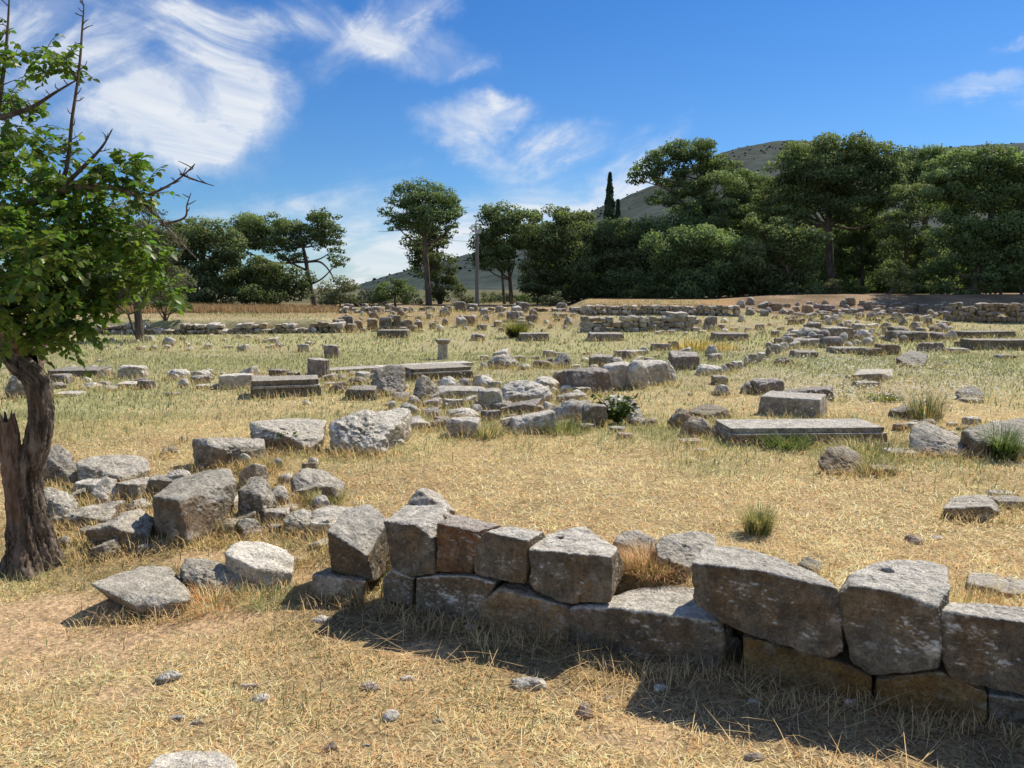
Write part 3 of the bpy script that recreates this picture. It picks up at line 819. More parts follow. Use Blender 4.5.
# row of stones running back through the field on the right
for i, (x, y, w, h, t) in enumerate([(724,374,11,12,'p'),(730,372,10,10,'v'),(738,370,12,11,'p'),(747,367,10,13,'p'),(754,364,10,12,'p'),(762,362,10,11,'p'),(769,358,9,12,'v'),(777,354,10,11,'p'),(784,351,10,10,'p'),(771,348,12,8,'v'),(779,345,10,8,'v'),(788,344,11,9,'p'),(795,348,9,9,'g'),(776,337,9,8,'v')]):
    od = ['nearest','second','third','fourth','fifth','sixth','seventh','eighth','ninth','tenth','eleventh','twelfth','thirteenth','farthest'][i]
    gstone(x, y, w, h, 'b' if i % 3 else 'r', t, i * 23 % 40, od + ' stone of the line running back to the right-hand heap', name='rubble_stone', cat='stone', group='line of small stones in the right field')

# rubble heap on the right
rs = np.random.default_rng(12)
pts = []
while len(pts) < 105:
    x = rs.uniform(792, 955); y = rs.uniform(318, 350)
    if y > 349 - (x - 792) * .07 + 3: continue
    if any(abs(x - a) < 5 and abs(y - b) < 2.4 for a, b in pts): continue
    pts.append((x, y))
for (x, y) in pts:
    s = rs.uniform(7, 17) * (1 + (y - 330) / 60)
    gstone(x, y, s, s * rs.uniform(.45, .8), rs.choice(['b', 'r', 'w', 'r']), rs.choice(['g', 'p', 'v', 'b', 'd', 'p']), rs.uniform(-40, 40),
           'small weathered stone in the heap before the shaded bank', name='rubble_stone', cat='stone', group='rubble heaped in front of the right-hand pines', rank=4)
# rubble on the slope beyond the little pillar
pts = []
while len(pts) < 84:
    x = rs.uniform(338, 575); y = rs.uniform(310, 333)
    if any(abs(x - a) < 6 and abs(y - b) < 2.4 for a, b in pts): continue
    pts.append((x, y))
for (x, y) in pts:
    s = rs.uniform(6, 15)
    gstone(x, y, s, s * rs.uniform(.45, .9), rs.choice(['b', 'r', 'u', 'r']), rs.choice(['g', 'v', 'b', 'd', 'p']), rs.uniform(-40, 40),
           'weathered stone in the rubble strip below the far trees', name='rubble_stone', cat='stone', group='rubble strip beyond the little pillar', rank=4)
pts = []
while len(pts) < 34:
    x = rs.uniform(398, 602); y = rs.uniform(388, 428)
    if y > 410 and x < 440: continue
    if any(abs(x - a) < 11 and abs(y - b) < 5 for a, b in pts): continue
    pts.append((x, y))
for (x, y) in pts:
    s = rs.uniform(12, 26)
    gstone(x, y, s, s * rs.uniform(.45, .7), rs.choice(['b', 'r', 'w', 'r']), rs.choice(['g', 'p', 'p', 'v']), rs.uniform(-40, 40),
           'weathered stone wedged among the larger ones of the centre jumble', name='rubble_stone', cat='stone', group='filling stones of the centre jumble')
# larger upright blocks standing in that strip
for (x, y, w, h) in [(347,330,12,15),(358,331,9,12),(372,330,11,13),(385,331,14,15),(397,330,8,16),(408,330,10,11),(418,330,9,10)]:
    gstone(x, y, w, h, 'u', 'd' if x % 2 else 'b', 5, 'dark upright block in the short row at the left of the rubble strip', name='stone_block', group='short row of dark upright blocks')
fillers(46, 45, 500, 374, 392, 8, 22, 8, 'low stone of the broken line crossing the left field', 'broken stone line across the left field', ['g', 'p', 'b', 'p', 'v'], rank=4)
fillers(30, 380, 620, 404, 434, 9, 22, 9, 'low stone along the front of the centre jumble', 'front stones of the centre jumble', ['g', 'p', 'b', 'p', 'v'], rank=4)
fillers(26, 480, 735, 352, 372, 8, 18, 9, 'low stone between the centre jumble and the far field', 'stones behind the centre jumble', ['g', 'p', 'v', 'p'], rank=4)
fillers(20, 100, 335, 338, 352, 6, 14, 8, 'pale stone in the low strip before the kerb wall', 'low strip of stones before the kerb wall', ['p', 'g', 'v'], rank=4)
fillers(26, 640, 800, 322, 338, 6, 13, 7, 'small stone strewn right of the coursed wall', 'stones strewn right of the coursed wall', ['p', 'g', 'v'], rank=4)
fillers(26, 900, 1040, 424, 462, 7, 20, 10, 'low stone among the weeds beside the leaning slab', 'stones beside the leaning slab', ['p', 'g', 'b'], rank=4, ok=lambda x, y: 440 < y < 452 or y < 434)
fillers(60, 735, 955, 305, 319, 6, 15, 7, 'shaded stone along the foot of the reddish bank', 'stones along the foot of the reddish bank', ['v', 'd', 'b', 'g'], rank=4)
# loose stones scattered over the middle and far field
pts = []
while len(pts) < 60:
    x = rs.uniform(60, 1020); y = 333 + rs.beta(1, 1.7) * 90
    if any(abs(x - a) < 14 and abs(y - b) < 4 for a, b in pts): continue
    pts.append((x, y))
for (x, y) in pts:
    s = rs.uniform(3.5, 8) * (1 + (y - 350) / 150)
    gstone(x, y, s, s * rs.uniform(.3, .6), 'r', rs.choice(['g', 'p', 'v', 'p']), rs.uniform(-40, 40),
           'small loose stone lying in the field grass', name='rubble_stone', cat='stone', group='small loose stones over the field', rank=3 if s < 6 else 4)

# ---- far walls: a wall is one thing, its blocks are parts
def far_wall(label, line, courses, n, tones, jitter=.1, zb=None, curve=0, seed=1, zstart=-.03, dep=.45, group=None):
    """line: (x0, base y0, x1, base y1) in the field; courses: list of heights (m)"""
    r_ = np.random.default_rng(seed)
    a = gp(line[0], line[1]); b = gp(line[2], line[3])
    if zb is not None:
        a = pd(line[0], line[1], zb[0]); b = pd(line[2], line[3], zb[0]); a[2] = b[2] = zb[1]
    u = b - a; u[2] = 0; L = np.linalg.norm(u); u /= L; nn = np.array([-u[1], u[0], 0])
    root = empty('stone_wall', (a + b) / 2, label, 'stone wall'); root['kind'] = 'thing'
    z = zstart
    for ci, h in enumerate(courses):
        x = -r_.uniform(0, .3) * L / n
        while x < L:
            w = L / n * r_.uniform(.65, 1.35)
            if ci > 0 and r_.random() < jitter: x += w; continue
            t = (x + w / 2) / L
            hh = h * r_.uniform(.8, 1.12)
            c = a + u * (x + w / 2) + nn * (curve * math.sin(math.pi * min(max(t, 0), 1)) + r_.uniform(-.05, .05))
            c[2] = a[2] + (b[2] - a[2]) * t + z
            P = np.array([c + u * sx_ * w * .49 + nn * (sy_ * dep / 2) + [0, 0, hz] for sx_ in (-1, 1) for sy_ in (-1, 1) for hz in (0, hh)])
            P += r_.uniform(-.05, .05, P.shape) * [1, 1, .8] * min(1, 2.2 * hh / .35)
            V, Fa = stone_geo(P, 4, 14, .05, int(r_.integers(999)))
            mesh_obj('stone', V, Fa, MATS[r_.choice(tones)], root, (c[0], c[1], c[2]))
            x += w
        z += h
    return root
far_wall('low rubble kerb wall under the tawny bank on the far left', (100,334,338,331), [.16,.15], 34, ['g','v','p','b','p'], .4, seed=3)
far_wall('coursed wall of grey squared blocks in the middle distance', (583,332,690,331), [.18,.17,.16], 13, ['g','g','p','p'], .04, seed=5)
far_wall('taller block pile at the right end of the coursed wall', (666,331,682,331), [.17,.17,.17,.14], 2, ['g','p'], .0, seed=6, dep=.6)
far_wall('curved terrace wall with an ochre top below the dark pines', (583,318,735,316), [.18,.17,.16], 30, ['g','v','p','g'], .15, zb=(30.9,.42), curve=.4, seed=8)
far_wall('shaded low wall at the foot of the reddish bank', (820,317,905,317), [.18,.16], 16, ['v','p','b'], .3, seed=9)
far_wall('rough rubble wall in shade under the rightmost pines', (945,320,1060,322), [.2,.18,.16,.14], 24, ['v','g','b','g'], .3, seed=10)
far_wall('low stone edge along the rubble strip at the foot of the far trees', (340,313,582,313), [.14,.13], 50, ['g','v','p','b'], .35, seed=11)

def merge_rubble(keep=285):
    obs = [o for o in col.objects if o.name.startswith('rubble_stone') and o.parent is None]
    def size(o):
        d = o.dimensions if o.dimensions.x > 0 else Vector([1, 1, 1])
        b = [Vector(c) for c in o.bound_box]
        e = Vector([max(v[i] for v in b) - min(v[i] for v in b) for i in range(3)])
        return (e.x * e.z) / max(o.location.y, 1) ** 2
    named = lambda o: sum(1 for q in obs if q.get('label') == o.get('label')) == 1
    obs.sort(key=lambda o: (-1 if named(o) else 0, -size(o)))
    rest = obs[keep:]
    Vs = []; Fs = []; mi = []; o0 = 0; mats = []
    for o in rest:
        me = o.data; n = len(me.vertices); c = np.empty(n * 3); me.vertices.foreach_get('co', c)
        Vs.append(c.reshape(-1, 3) + np.array(o.location)); f = np.empty(len(me.polygons) * 3, dtype=np.int32); me.loops.foreach_get('vertex_index', f)
        Fs.append(f.reshape(-1, 3) + o0); o0 += n
        m = me.materials[0]
        if m not in mats: mats.append(m)
        mi.append(np.full(len(me.polygons), mats.index(m), dtype=np.int32))
        bpy.data.objects.remove(o); bpy.data.meshes.remove(me)
    ob = mesh_obj('scattered_rubble', np.vstack(Vs), np.vstack(Fs), mats[0])
    for m in mats[1:]: ob.data.materials.append(m)
    ob.data.polygons.foreach_set('material_index', np.concatenate(mi))
    tag(ob, 'smallest loose stones scattered through the ruins and the field', 'rubble', kind='stuff')
merge_rubble()

# ------------------------------------------------------------------ tubes, trees
def catmull(P, rad, n):
    P = np.asarray(P, float); rad = np.asarray(rad, float)
    Q = np.vstack([2*P[0]-P[1], P, 2*P[-1]-P[-2]]); out = []; ro = []
    for i in range(len(P) - 1):
        p0, p1, p2, p3 = Q[i:i+4]
        for t in np.linspace(0, 1, n, endpoint=False):
            out.append(.5*((2*p1)+(-p0+p2)*t+(2*p0-5*p1+4*p2-p3)*t*t+(-p0+3*p1-3*p2+p3)*t**3)); ro.append(rad[i]*(1-t)+rad[i+1]*t)
    out.append(P[-1]); ro.append(rad[-1])
    return np.array(out), np.array(ro)

def tube(P, rad, sides=8, n=6, rough=0, off=0, ridges=0):
    C, r = catmull(P, rad, n)
    T = np.gradient(C, axis=0); T /= np.linalg.norm(T, axis=1)[:, None] + 1e-9
    ref = np.array([0, 1., 0]) if abs(T[0][1]) < .8 else np.array([1., 0, 0])
    V = []
    a = np.linspace(0, 2*math.pi, sides, endpoint=False)
    A = np.cross(T[0], ref); A /= np.linalg.norm(A)
    s = 0
    for i in range(len(C)):
        A = A - T[i] * np.dot(A, T[i]); A /= np.linalg.norm(A); B = np.cross(T[i], A)
        if i: s += np.linalg.norm(C[i] - C[i-1])
        rr = np.full(sides, r[i])
        if rough:
            q = np.stack([np.cos(a + s * 1.2) * 2.2, np.sin(a + s * 1.2) * 2.2, np.full(sides, s * 2.2 + off)], -1)
            rr = rr * (1 + rough * fbm(q, 3))
        if ridges:
            q = np.stack([np.cos(a + s * 1.6) * 7, np.sin(a + s * 1.6) * 7, np.full(sides, s * 5 + off)], -1)
            rr = rr * (1 - ridges * np.abs(fbm(q, 3)) * 2)
        V.append(C[i] + np.outer(rr * np.cos(a), A) + np.outer(rr * np.sin(a), B))
    V = np.vstack(V); k = len(C)
    i = np.arange(sides); j = np.arange(k-1)[:, None] * sides
    Fq = np.stack([j+i, j+(i+1) % sides, j+sides+(i+1) % sides, j+sides+i], -1).reshape(-1, 4)
    return V, Fq

def join(parts):
    Vs = []; Fs = {}; o = 0
    for V, Fc in parts:
        for f in (Fc if isinstance(Fc, list) else [Fc]):
            Fs.setdefault(f.shape[1], []).append(f + o)
        Vs.append(V); o += len(V)
    return np.vstack(Vs), [np.vstack(v) for v in Fs.values()]

def quads(C, N_, size, aspect=1.0, r_=rng):
    """little leaf-clump faces: centre, normal, half size"""
    n = len(C)
    N_ = N_ / (np.linalg.norm(N_, axis=1)[:, None] + 1e-9)
    t = r_.normal(size=(n, 3)); t -= N_ * (t * N_).sum(1)[:, None]; t /= np.linalg.norm(t, axis=1)[:, None] + 1e-9
    b = np.cross(N_, t)
    s = size[:, None]
    V = np.stack([C - t*s, C - b*s*aspect*.8 + t*s*.2, C + t*s*1.1, C + b*s*aspect*.8 + t*s*.1], 1).reshape(-1, 3)
    return V, np.arange(4*n).reshape(-1, 4)

def crown(lobes, dens, leaf, seed, flat=.7, sub=.42, bias=.25):
    r_ = np.random.default_rng(seed); Cs = []; Ns = []; K = []
    for (c, rad) in lobes:
        c = np.asarray(c); rad = np.asarray(rad); rm = float(np.mean(rad))
        ns = max(8, int(19 * min(1.9, (rm / 1.2) ** .8)))
        d = r_.normal(size=(ns, 3)); d /= np.linalg.norm(d, axis=1)[:, None]
        d[:, 2] = d[:, 2] * .9 + bias; 
        sc_ = c + d * rad * r_.uniform(.55, .95, (ns, 1))
        sr = rm * sub * r_.uniform(.65, 1.3, ns)
        lb = r_.uniform(.8, 1.2)
        for k in range(ns):
            nf = int(min(620, dens * (sr[k] / .5) ** 2 * 170 * (.08 / leaf) ** 1.2)) + 8
            e = r_.normal(size=(nf, 3)); e /= np.linalg.norm(e, axis=1)[:, None]
            rr = r_.uniform(0.25, 1, nf) ** .45
            P = sc_[k] + e * (sr[k] * rr)[:, None] * [1.15, 1.15, flat]
            P = P + .07 * sr[k] * r_.normal(size=P.shape)
            Cs.append(P); Ns.append(e * .9 + r_.normal(size=e.shape) * .55 + [0, 0, .25])
            v = lb * r_.uniform(.82, 1.18) * r_.uniform(.75, 1.25, nf) * (.80 + .5 * np.clip(e[:, 2], -.6, 1))  # top light painted into leaf colour: clump tops lighter, undersides darker
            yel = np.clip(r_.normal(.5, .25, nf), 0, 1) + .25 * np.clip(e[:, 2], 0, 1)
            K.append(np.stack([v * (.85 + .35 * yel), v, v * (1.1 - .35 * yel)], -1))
    C = np.vstack(Cs); N_ = np.vstack(Ns); K = np.vstack(K)
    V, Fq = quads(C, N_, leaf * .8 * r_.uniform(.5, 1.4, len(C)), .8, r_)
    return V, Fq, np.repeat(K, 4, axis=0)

def px_tree(name, label, cat, base, Y, lobes, trunk=None, limbs=(), mat=None, leaf=.085, dens=1.0, seed=1, group=None, zdep=.9, flat=.7, bmat=None, sub=.42, tparts=True):
    """lobes (px, py, rx, ry[, dY]) -- sizes given in photo pixels, turned to metres at the tree's distance"""
    b = pd(base[0], base[1], Y); b[2] = float(H(b[0], b[1])) - .1
    r_ = np.random.default_rng(seed)
    root = empty(name, b, label, cat, group)
    m = Y / F * 1.0
    LL = []
    for l in lobes:
        dy = l[4] if len(l) > 4 else r_.uniform(-.5, .5) * l[2] * m
        LL.append((pd(l[0], l[1], Y + dy), (l[2]*m*1.2, l[2]*m*zdep*1.1, l[3]*m*1.22)))
    if trunk:
        T = [pd(x, y, Y) for x, y, *_ in trunk]; rad = [q[2]*m for q in trunk]
        T[0] = b.copy() + [pd(trunk[0][0], trunk[0][1], Y)[0] - b[0], 0, 0]
        parts = [tube(T, rad, 10, 6, .25, seed)]
        for lm in limbs:
            parts.append(tube([pd(x, y, Y + (q[1] if len(q) > 1 else 0)) for x, y, *q in lm], [q[0]*m for x, y, *q in lm], 6, 5, .2, seed))
        # limbs reaching from the trunk into each lobe
        top = T[-1]
        for c, rad_ in LL:
            k = min(range(len(T)), key=lambda i: np.linalg.norm(T[i] - c) + (T[i][2] > c[2]) * 3)
            mid = (T[k] + c) / 2 + [0, 0, -.1 * np.linalg.norm(T[k] - c)]
            r0 = max(trunk[k][2] * m * .5, .03)
            parts.append(tube([T[k], mid, c], [r0, r0*.7, r0*.3], 5, 4))
            for q in range(3):
                e = c + r_.normal(size=3) * np.array(rad_) * .55
                parts.append(tube([mid*.4 + c*.6, (mid + c + 2*e)/4, e], [r0*.4, r0*.3, r0*.12], 4, 3))
        V, Fc = join(parts)
        mesh_obj('trunk', V, Fc, bmat or M_BARK2, root, b)
    V, Fq, K = crown(LL, dens, leaf, seed, flat, sub)
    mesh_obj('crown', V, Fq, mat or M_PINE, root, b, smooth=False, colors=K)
    return root

# left of the field
px_tree('umbrella_pine', 'tall lone pine with a round umbrella crown on a bare trunk', 'tree', (429,308), 44,
  [(424,203,20,16),(404,214,19,14),(446,211,17,14),(425,222,26,13),(396,226,9,8),(455,222,9,8),(440,196,14,10),(410,197,14,10),(448,232,9,6)],
  [(429,308,3.2),(427,275,2.6),(425,245,2.4),(424,215,1.8)], [[(425,240,1.2),(440,225,.7),(450,212,.4)],[(425,238,1.2),(408,222,.7),(398,212,.4)],[(426,245,1.0),(441,236,.5)]], seed=3, flat=.6, leaf=.075)
px_tree('pine_tree', 'ragged smaller pine growing behind the trunk of the lone umbrella pine', 'tree', (444,308), 47,
  [(425,238,15,9),(410,243,10,7),(438,243,13,8),(424,256,17,9),(440,262,14,8),(443,276,15,9),(428,272,13,9),(446,292,14,12),(436,297,10,8),(420,262,9,6)],
  [(440,308,2),(434,270,1.5),(428,240,1)], seed=4, leaf=.08)
px_tree('pine_tree', 'leaning pine with an arching bare branch at left', 'tree', (314,308), 42,
  [(258,226,20,13),(246,240,18,15),(268,240,20,13),(290,228,15,9),(318,232,14,12),(275,224,12,8),(283,238,15,12),(268,248,14,10),(302,236,13,12),(322,222,13,11),(331,238,13,10),(336,248,10,7),(314,245,14,7),(290,256,13,8),(336,264,8,10),(243,250,9,7),(324,222,12,9)],
  [(316,308,2.6),(310,285,2.3),(306,262,2.0),(303,247,1.5)],
  [[(305,262,1.4),(320,262,1.0),(330,272,.7),(338,288,.4)],[(306,270,1.2),(290,262,1.0),(275,250,.7)],[(310,285,1.0),(300,272,.6),(288,262,.4)]], seed=7, flat=.62, leaf=.075)
px_tree('pine_tree', 'rounded mid-green pine behind the foreground tree', 'tree', (205,308), 40,
  [(205,240,26,17),(185,248,22,18),(222,255,18,17),(195,268,26,20),(220,280,20,18),(178,285,22,18),(205,295,28,14),(235,262,8,10),(190,228,14,8)],
  [(205,308,4),(203,270,3),(203,245,2)], seed=8, leaf=.085, dens=1.1)
px_tree('pine_tree', 'dark pine crown at the very left of the tree line', 'tree', (120,308), 45,
  [(130,262,30,22),(150,250,20,20),(110,270,24,20),(140,285,32,18),(90,280,24,18),(60,275,30,24)], [(120,308,4),(125,270,3)], seed=31, leaf=.09)
BG = 'bushes along the left tree line'
px_tree('bush', 'broad olive-green bush below the leaning pine', 'bush', (265,308), 39,
  [(262,274,20,12),(285,278,16,11),(240,280,16,12),(262,282,20,15),(245,288,14,13),(300,284,12,10),(280,286,18,13),(295,294,14,9),(262,296,24,10),(240,298,14,8)], None, mat=M_BUSH, seed=9, leaf=.07, dens=1.2, group=BG)
px_tree('bush', 'grey-green olive bush right of the leaning pine', 'bush', (340,308), 38,
  [(338,292,16,10),(325,298,14,8),(350,296,15,9),(345,285,8,5)], [(340,308,1),(340,296,.8)], mat=M_OLIVE, seed=10, leaf=.06, group=BG)
px_tree('small_tree', 'small round tree with a short dark trunk left of the umbrella pine', 'tree', (396,311), 34,
  [(393,288,13,9),(383,294,10,8),(407,293,11,9),(396,297,18,8),(400,283,7,4)], [(396,311,1.6),(395,302,1.2),(395,294,.8)], mat=M_BUSH, seed=11, leaf=.055)
px_tree('bush', 'low grey bush between the olive bush and the small round tree', 'bush', (366,309), 42,
  [(366,298,14,8),(355,302,10,6),(378,303,9,5)], None, mat=M_OLIVE, seed=12, leaf=.06, group=BG)
px_tree('bush', 'low dark hedge bush between the umbrella pine and the pole', 'bush', (462,309), 46,
  [(460,301,12,6),(474,303,12,5),(412,304,10,5)], None, mat=M_OLIVE, seed=13, leaf=.06, group=BG)
px_tree('olive_tree', 'silvery olive tree seen through and beside the foreground tree', 'tree', (140,330), 21,
  [(140,225,22,20),(120,245,25,24),(155,250,20,24),(135,275,30,22),(160,285,18,16),(110,285,24,20),(125,305,24,14),(150,215,12,12),(95,260,22,26),(165,232,10,12),(172,262,14,22),(178,288,13,16),(168,245,12,14)],
  [(140,333,4),(137,300,3.2),(135,270,2.2)], mat=M_OLIVE, seed=14, leaf=.035, dens=1.3, zdep=.8, bmat=M_BARK2)
px_tree('shrub', 'dark many-stemmed shrub on the kerb wall right of the foreground tree', 'bush', (166,323), 24.5,
  [(165,296,15,10),(155,302,11,9),(177,300,12,10),(166,307,16,6),(170,288,11,8),(160,286,10,8),(180,308,10,6)], [(166,323,1.2),(164,315,.9),(160,306,.5)], [[(166,322,.8),(170,313,.6),(175,304,.4)],[(166,322,.8),(159,312,.5),(153,303,.4)],[(166,322,.8),(166,312,.5),(167,300,.4)]], mat=M_BUSH, seed=15, leaf=.045, dens=1.0)

for i, (x, Y, rx, lb) in enumerate([(488, 50, 13, 'low grey bush right beside the foot of the pole'), (528, 48, 14, 'grey bush between the twin-stemmed pine and the dense dark pine'), (375, 50, 18, 'low far bush behind the small round tree'), (506, 56, 16, 'far low bush seen between the twin stems'), (330, 48, 14, 'far bush at the foot of the leaning pine')]):
    px_tree('bush', lb, 'bush', (x, 306), Y, [(x, 299, rx*.7, 6), (x-rx*.6, 302, rx*.6, 5), (x+rx*.6, 302, rx*.6, 5)], None, mat=M_BUSH if i % 2 else M_OLIVE, seed=70+i, leaf=.06, group=BG)
# the right-hand wood, trees one can tell apart
RG = 'pines of the dark wood on the right'
px_tree('pine_tree', 'twin-stemmed pine just right of the pole with bare lower trunks', 'tree', (510,310), 46,
  [(505,218,20,11),(490,228,16,13),(522,226,16,12),(500,240,24,12),(486,250,15,10),(516,250,18,12),(495,263,18,9),(524,238,14,12),(480,262,9,7),(532,216,8,6)],
  [(512,310,2.4),(510,280,2.0),(508,250,1.6)], [[(505,309,1.6),(503,285,1.3),(501,262,.9)]], seed=20, group=RG)
px_tree('pine_tree', 'dense dark pine with foliage down to the ground, third from the pole', 'tree', (560,310), 44,
  [(535,240,16,14),(600,240,16,12),(606,262,16,14),(553,225,17,13),(572,220,16,11),(586,228,13,13),(545,245,22,16),(572,245,25,16),(592,255,14,16),(550,268,24,16),(580,272,25,16),(560,290,26,15),(590,290,20,15),(535,285,16,14),(562,214,8,5)],
  [(560,310,3),(560,270,2.4),(562,240,1.5)], seed=21, group=RG, dens=1.15)
px_tree('pine_tree', 'tall open-crowned pine with layered boughs over the left half of the wood', 'tree', (700,308), 46,
  [(688,152,22,9),(665,160,18,9),(645,172,16,9),(637,180,9,6),(700,163,22,10),(722,170,18,11),(668,180,18,8),(742,185,16,11),(715,190,24,12),(690,205,22,12),(662,200,14,8),(735,208,22,14),(752,202,12,12),(708,222,26,14),(680,235,22,14)],
  [(700,308,4.5),(703,260,3.6),(705,215,2.8),(700,180,1.8)], [[(703,225,1.8),(680,200,1.2),(655,180,.7)],[(704,205,1.5),(685,180,.8),(675,160,.5)],[(705,215,1.6),(725,195,.9),(740,185,.5)]], seed=22, group=RG, flat=.55)
px_tree('pine_tree', 'low dark pine filling the gap below the cypress', 'tree', (628,308), 45,
  [(615,240,20,14),(635,232,18,12),(655,240,20,14),(605,262,20,16),(635,262,26,17),(662,265,22,16),(612,288,26,15),(645,290,28,15),(600,292,14,13)],
  [(628,308,3.5),(630,265,2.5)], seed=23, group=RG, dens=1.15)
px_tree('pine_tree', 'mid-height pine with bright tips in front of the open-crowned pine', 'tree', (680,308), 41,
  [(672,250,24,14),(700,245,24,15),(726,250,22,15),(685,272,28,16),(716,275,28,16),(745,262,18,15),(742,285,22,14),(690,292,26,12),(668,288,16,12)],
  [(685,308,3.5),(690,270,2.5)], seed=24, group=RG, dens=1.1)
px_tree('pine_tree', 'tallest domed pine at the centre of the wood, spreading limbs showing', 'tree', (830,306), 44,
  [(815,155,26,13),(845,152,26,11),(875,158,22,12),(795,172,20,13),(825,175,28,14),(860,178,28,15),(785,195,20,15),(815,200,28,15),(850,205,28,15),(885,195,20,16),(790,222,22,15),(770,212,14,14),(880,172,18,12),(880,222,18,14)],
  [(832,306,4.2),(830,260,3.6),(829,225,3),(830,190,2)], [[(830,235,2),(812,210,1.2),(798,185,.7)],[(830,225,1.8),(848,205,1.2),(862,185,.7)],[(829,210,1.5),(822,185,.8),(820,165,.5)]], seed=25, group=RG, flat=.6)
px_tree('pine_tree', 'pine with shaded lower crown in front of the tallest domed pine', 'tree', (790,306), 40,
  [(775,240,20,15),(800,245,22,15),(765,262,20,17),(790,268,24,16),(770,286,22,14),(800,288,18,12),(752,280,14,16),(760,225,14,12)],
  [(790,306,3),(788,270,2.2)], seed=26, group=RG)
px_tree('pine_tree', 'slender pine with hanging boughs right of the tallest domed pine', 'tree', (862,306), 46,
  [(850,235,18,12),(872,238,16,12),(845,255,14,10),(878,258,14,12),(862,222,18,12),(862,268,12,9)],
  [(862,306,2.2),(862,265,1.8),(861,235,1.2)], seed=27, group=RG, leaf=.08)
px_tree('pine_tree', 'yellow-green rounded young pine standing out against the dark wood', 'tree', (905,306), 41,
  [(912,197,15,10),(900,208,13,10),(922,212,14,11),(905,225,18,12),(892,240,16,12),(918,240,16,12),(905,258,20,13),(925,262,14,14),(895,275,16,12)],
  [(886,308,2.4),(893,290,2.0),(905,260,1.6),(910,225,1)], seed=28, group=RG, leaf=.075)
px_tree('pine_tree', 'pine crown rising behind the young yellow-green pine', 'tree', (925,306), 50,
  [(900,165,18,10),(925,162,20,11),(945,172,18,12),(905,182,20,12),(932,188,22,14),(948,200,18,14)],
  [(925,306,4),(925,200,2)], seed=29, group=RG)
px_tree('pine_tree', 'massive broad pine at the right edge reaching near the ground', 'tree', (975,312), 38,
  [(990,165,26,12),(965,178,24,14),(1010,170,26,13),(1035,175,26,16),(950,205,22,16),(985,200,30,17),(1020,205,30,18),(1050,210,30,22),(955,235,24,17),(990,238,32,18),(1030,240,32,18),(945,262,20,16),(975,268,26,16),(1010,265,30,18),(1045,270,30,20),(955,288,20,14),(985,285,22,12),(972,302,16,12),(1000,156,16,8),(945,172,18,12),(940,190,20,14),(965,160,18,9)],
  [(972,315,4),(975,280,3.5),(985,240,3),(995,200,2)], [[(1005,316,1.8),(1000,290,1.5),(995,260,1.2)],[(1030,316,1.8),(1020,290,1.5),(1010,265,1.2)]], seed=30, group=RG, leaf=.085)
px_tree('pine_tree', 'pine at the far right mostly beyond the frame', 'tree', (1090,312), 42,
  [(1080,150,30,16),(1110,160,30,20),(1075,185,32,22),(1120,200,34,24),(1085,225,36,24),(1120,250,36,24),(1080,270,34,22),(1120,285,30,18)],
  [(1090,312,5),(1092,230,3)], seed=33, group=RG)
px_tree('pine_tree', 'pine closing the dip between the open-crowned pine and the domed pine', 'tree', (755,306), 47,
  [(752,186,18,12),(768,196,17,13),(745,205,18,14),(765,222,22,15),(745,235,20,15),(770,250,20,15)], [(755,306,3),(757,230,2)], seed=41, group=RG)
px_tree('pine_tree', 'shaded pine standing right behind the trunk of the domed pine', 'tree', (840,306), 48,
  [(835,240,20,14),(820,262,20,14),(848,268,20,14),(870,285,20,14),(830,288,24,14),(895,290,20,14),(905,275,14,12)], [(842,306,2.4),(838,250,1.8)], seed=42, group=RG)
px_tree('pine_tree', 'low pine behind the slanting tree on the reddish bank', 'tree', (925,306), 43,
  [(925,280,18,13),(910,290,16,11),(938,292,18,12),(932,265,16,12)], [(925,306,2.4),(925,275,1.5)], seed=43, group=RG)
# thin slanting tree on the bank
px_tree('small_tree', 'slanting thin-trunked small tree on the reddish bank', 'tree', (882,308), 37,
  [(898,280,13,9),(912,272,12,9),(905,288,12,6),(893,270,10,7)], [(881,309,1.9),(884,302,1.6),(890,292,1.2),(898,282,.8)], seed=34, leaf=.06, mat=M_PINE)
# undergrowth
UG = 'undergrowth at the foot of the wood'
for i, (x, y, Y, rx, ry, mt, lb) in enumerate([(553,299,40,12,9,'o','pale grey-green bush at the foot of the dense dark pine'),
        (735,290,41,14,10,'b','low bush under the open-crowned pine'),(640,295,41,20,9,'b','dark low bush at the left of the curved terrace'),
        (832,290,43,14,10,'o','greyish bush at the foot of the tallest domed pine'),(860,293,42,12,8,'b','small bush right of the domed pine trunk'),
        (905,294,42,10,7,'b','low bush behind the slanting tree'),(600,300,43,14,9,'b','dark shrub at the left end of the wood')]):
    px_tree('bush', lb, 'bush', (x, 300), Y, [(x, y, rx*.7, ry*.8), (x-rx*.5, y+3, rx*.5, ry*.6), (x+rx*.5, y+3, rx*.5, ry*.6)], None, mat=M_OLIVE if mt == 'o' else M_BUSH, seed=50+i, leaf=.06, group=UG)

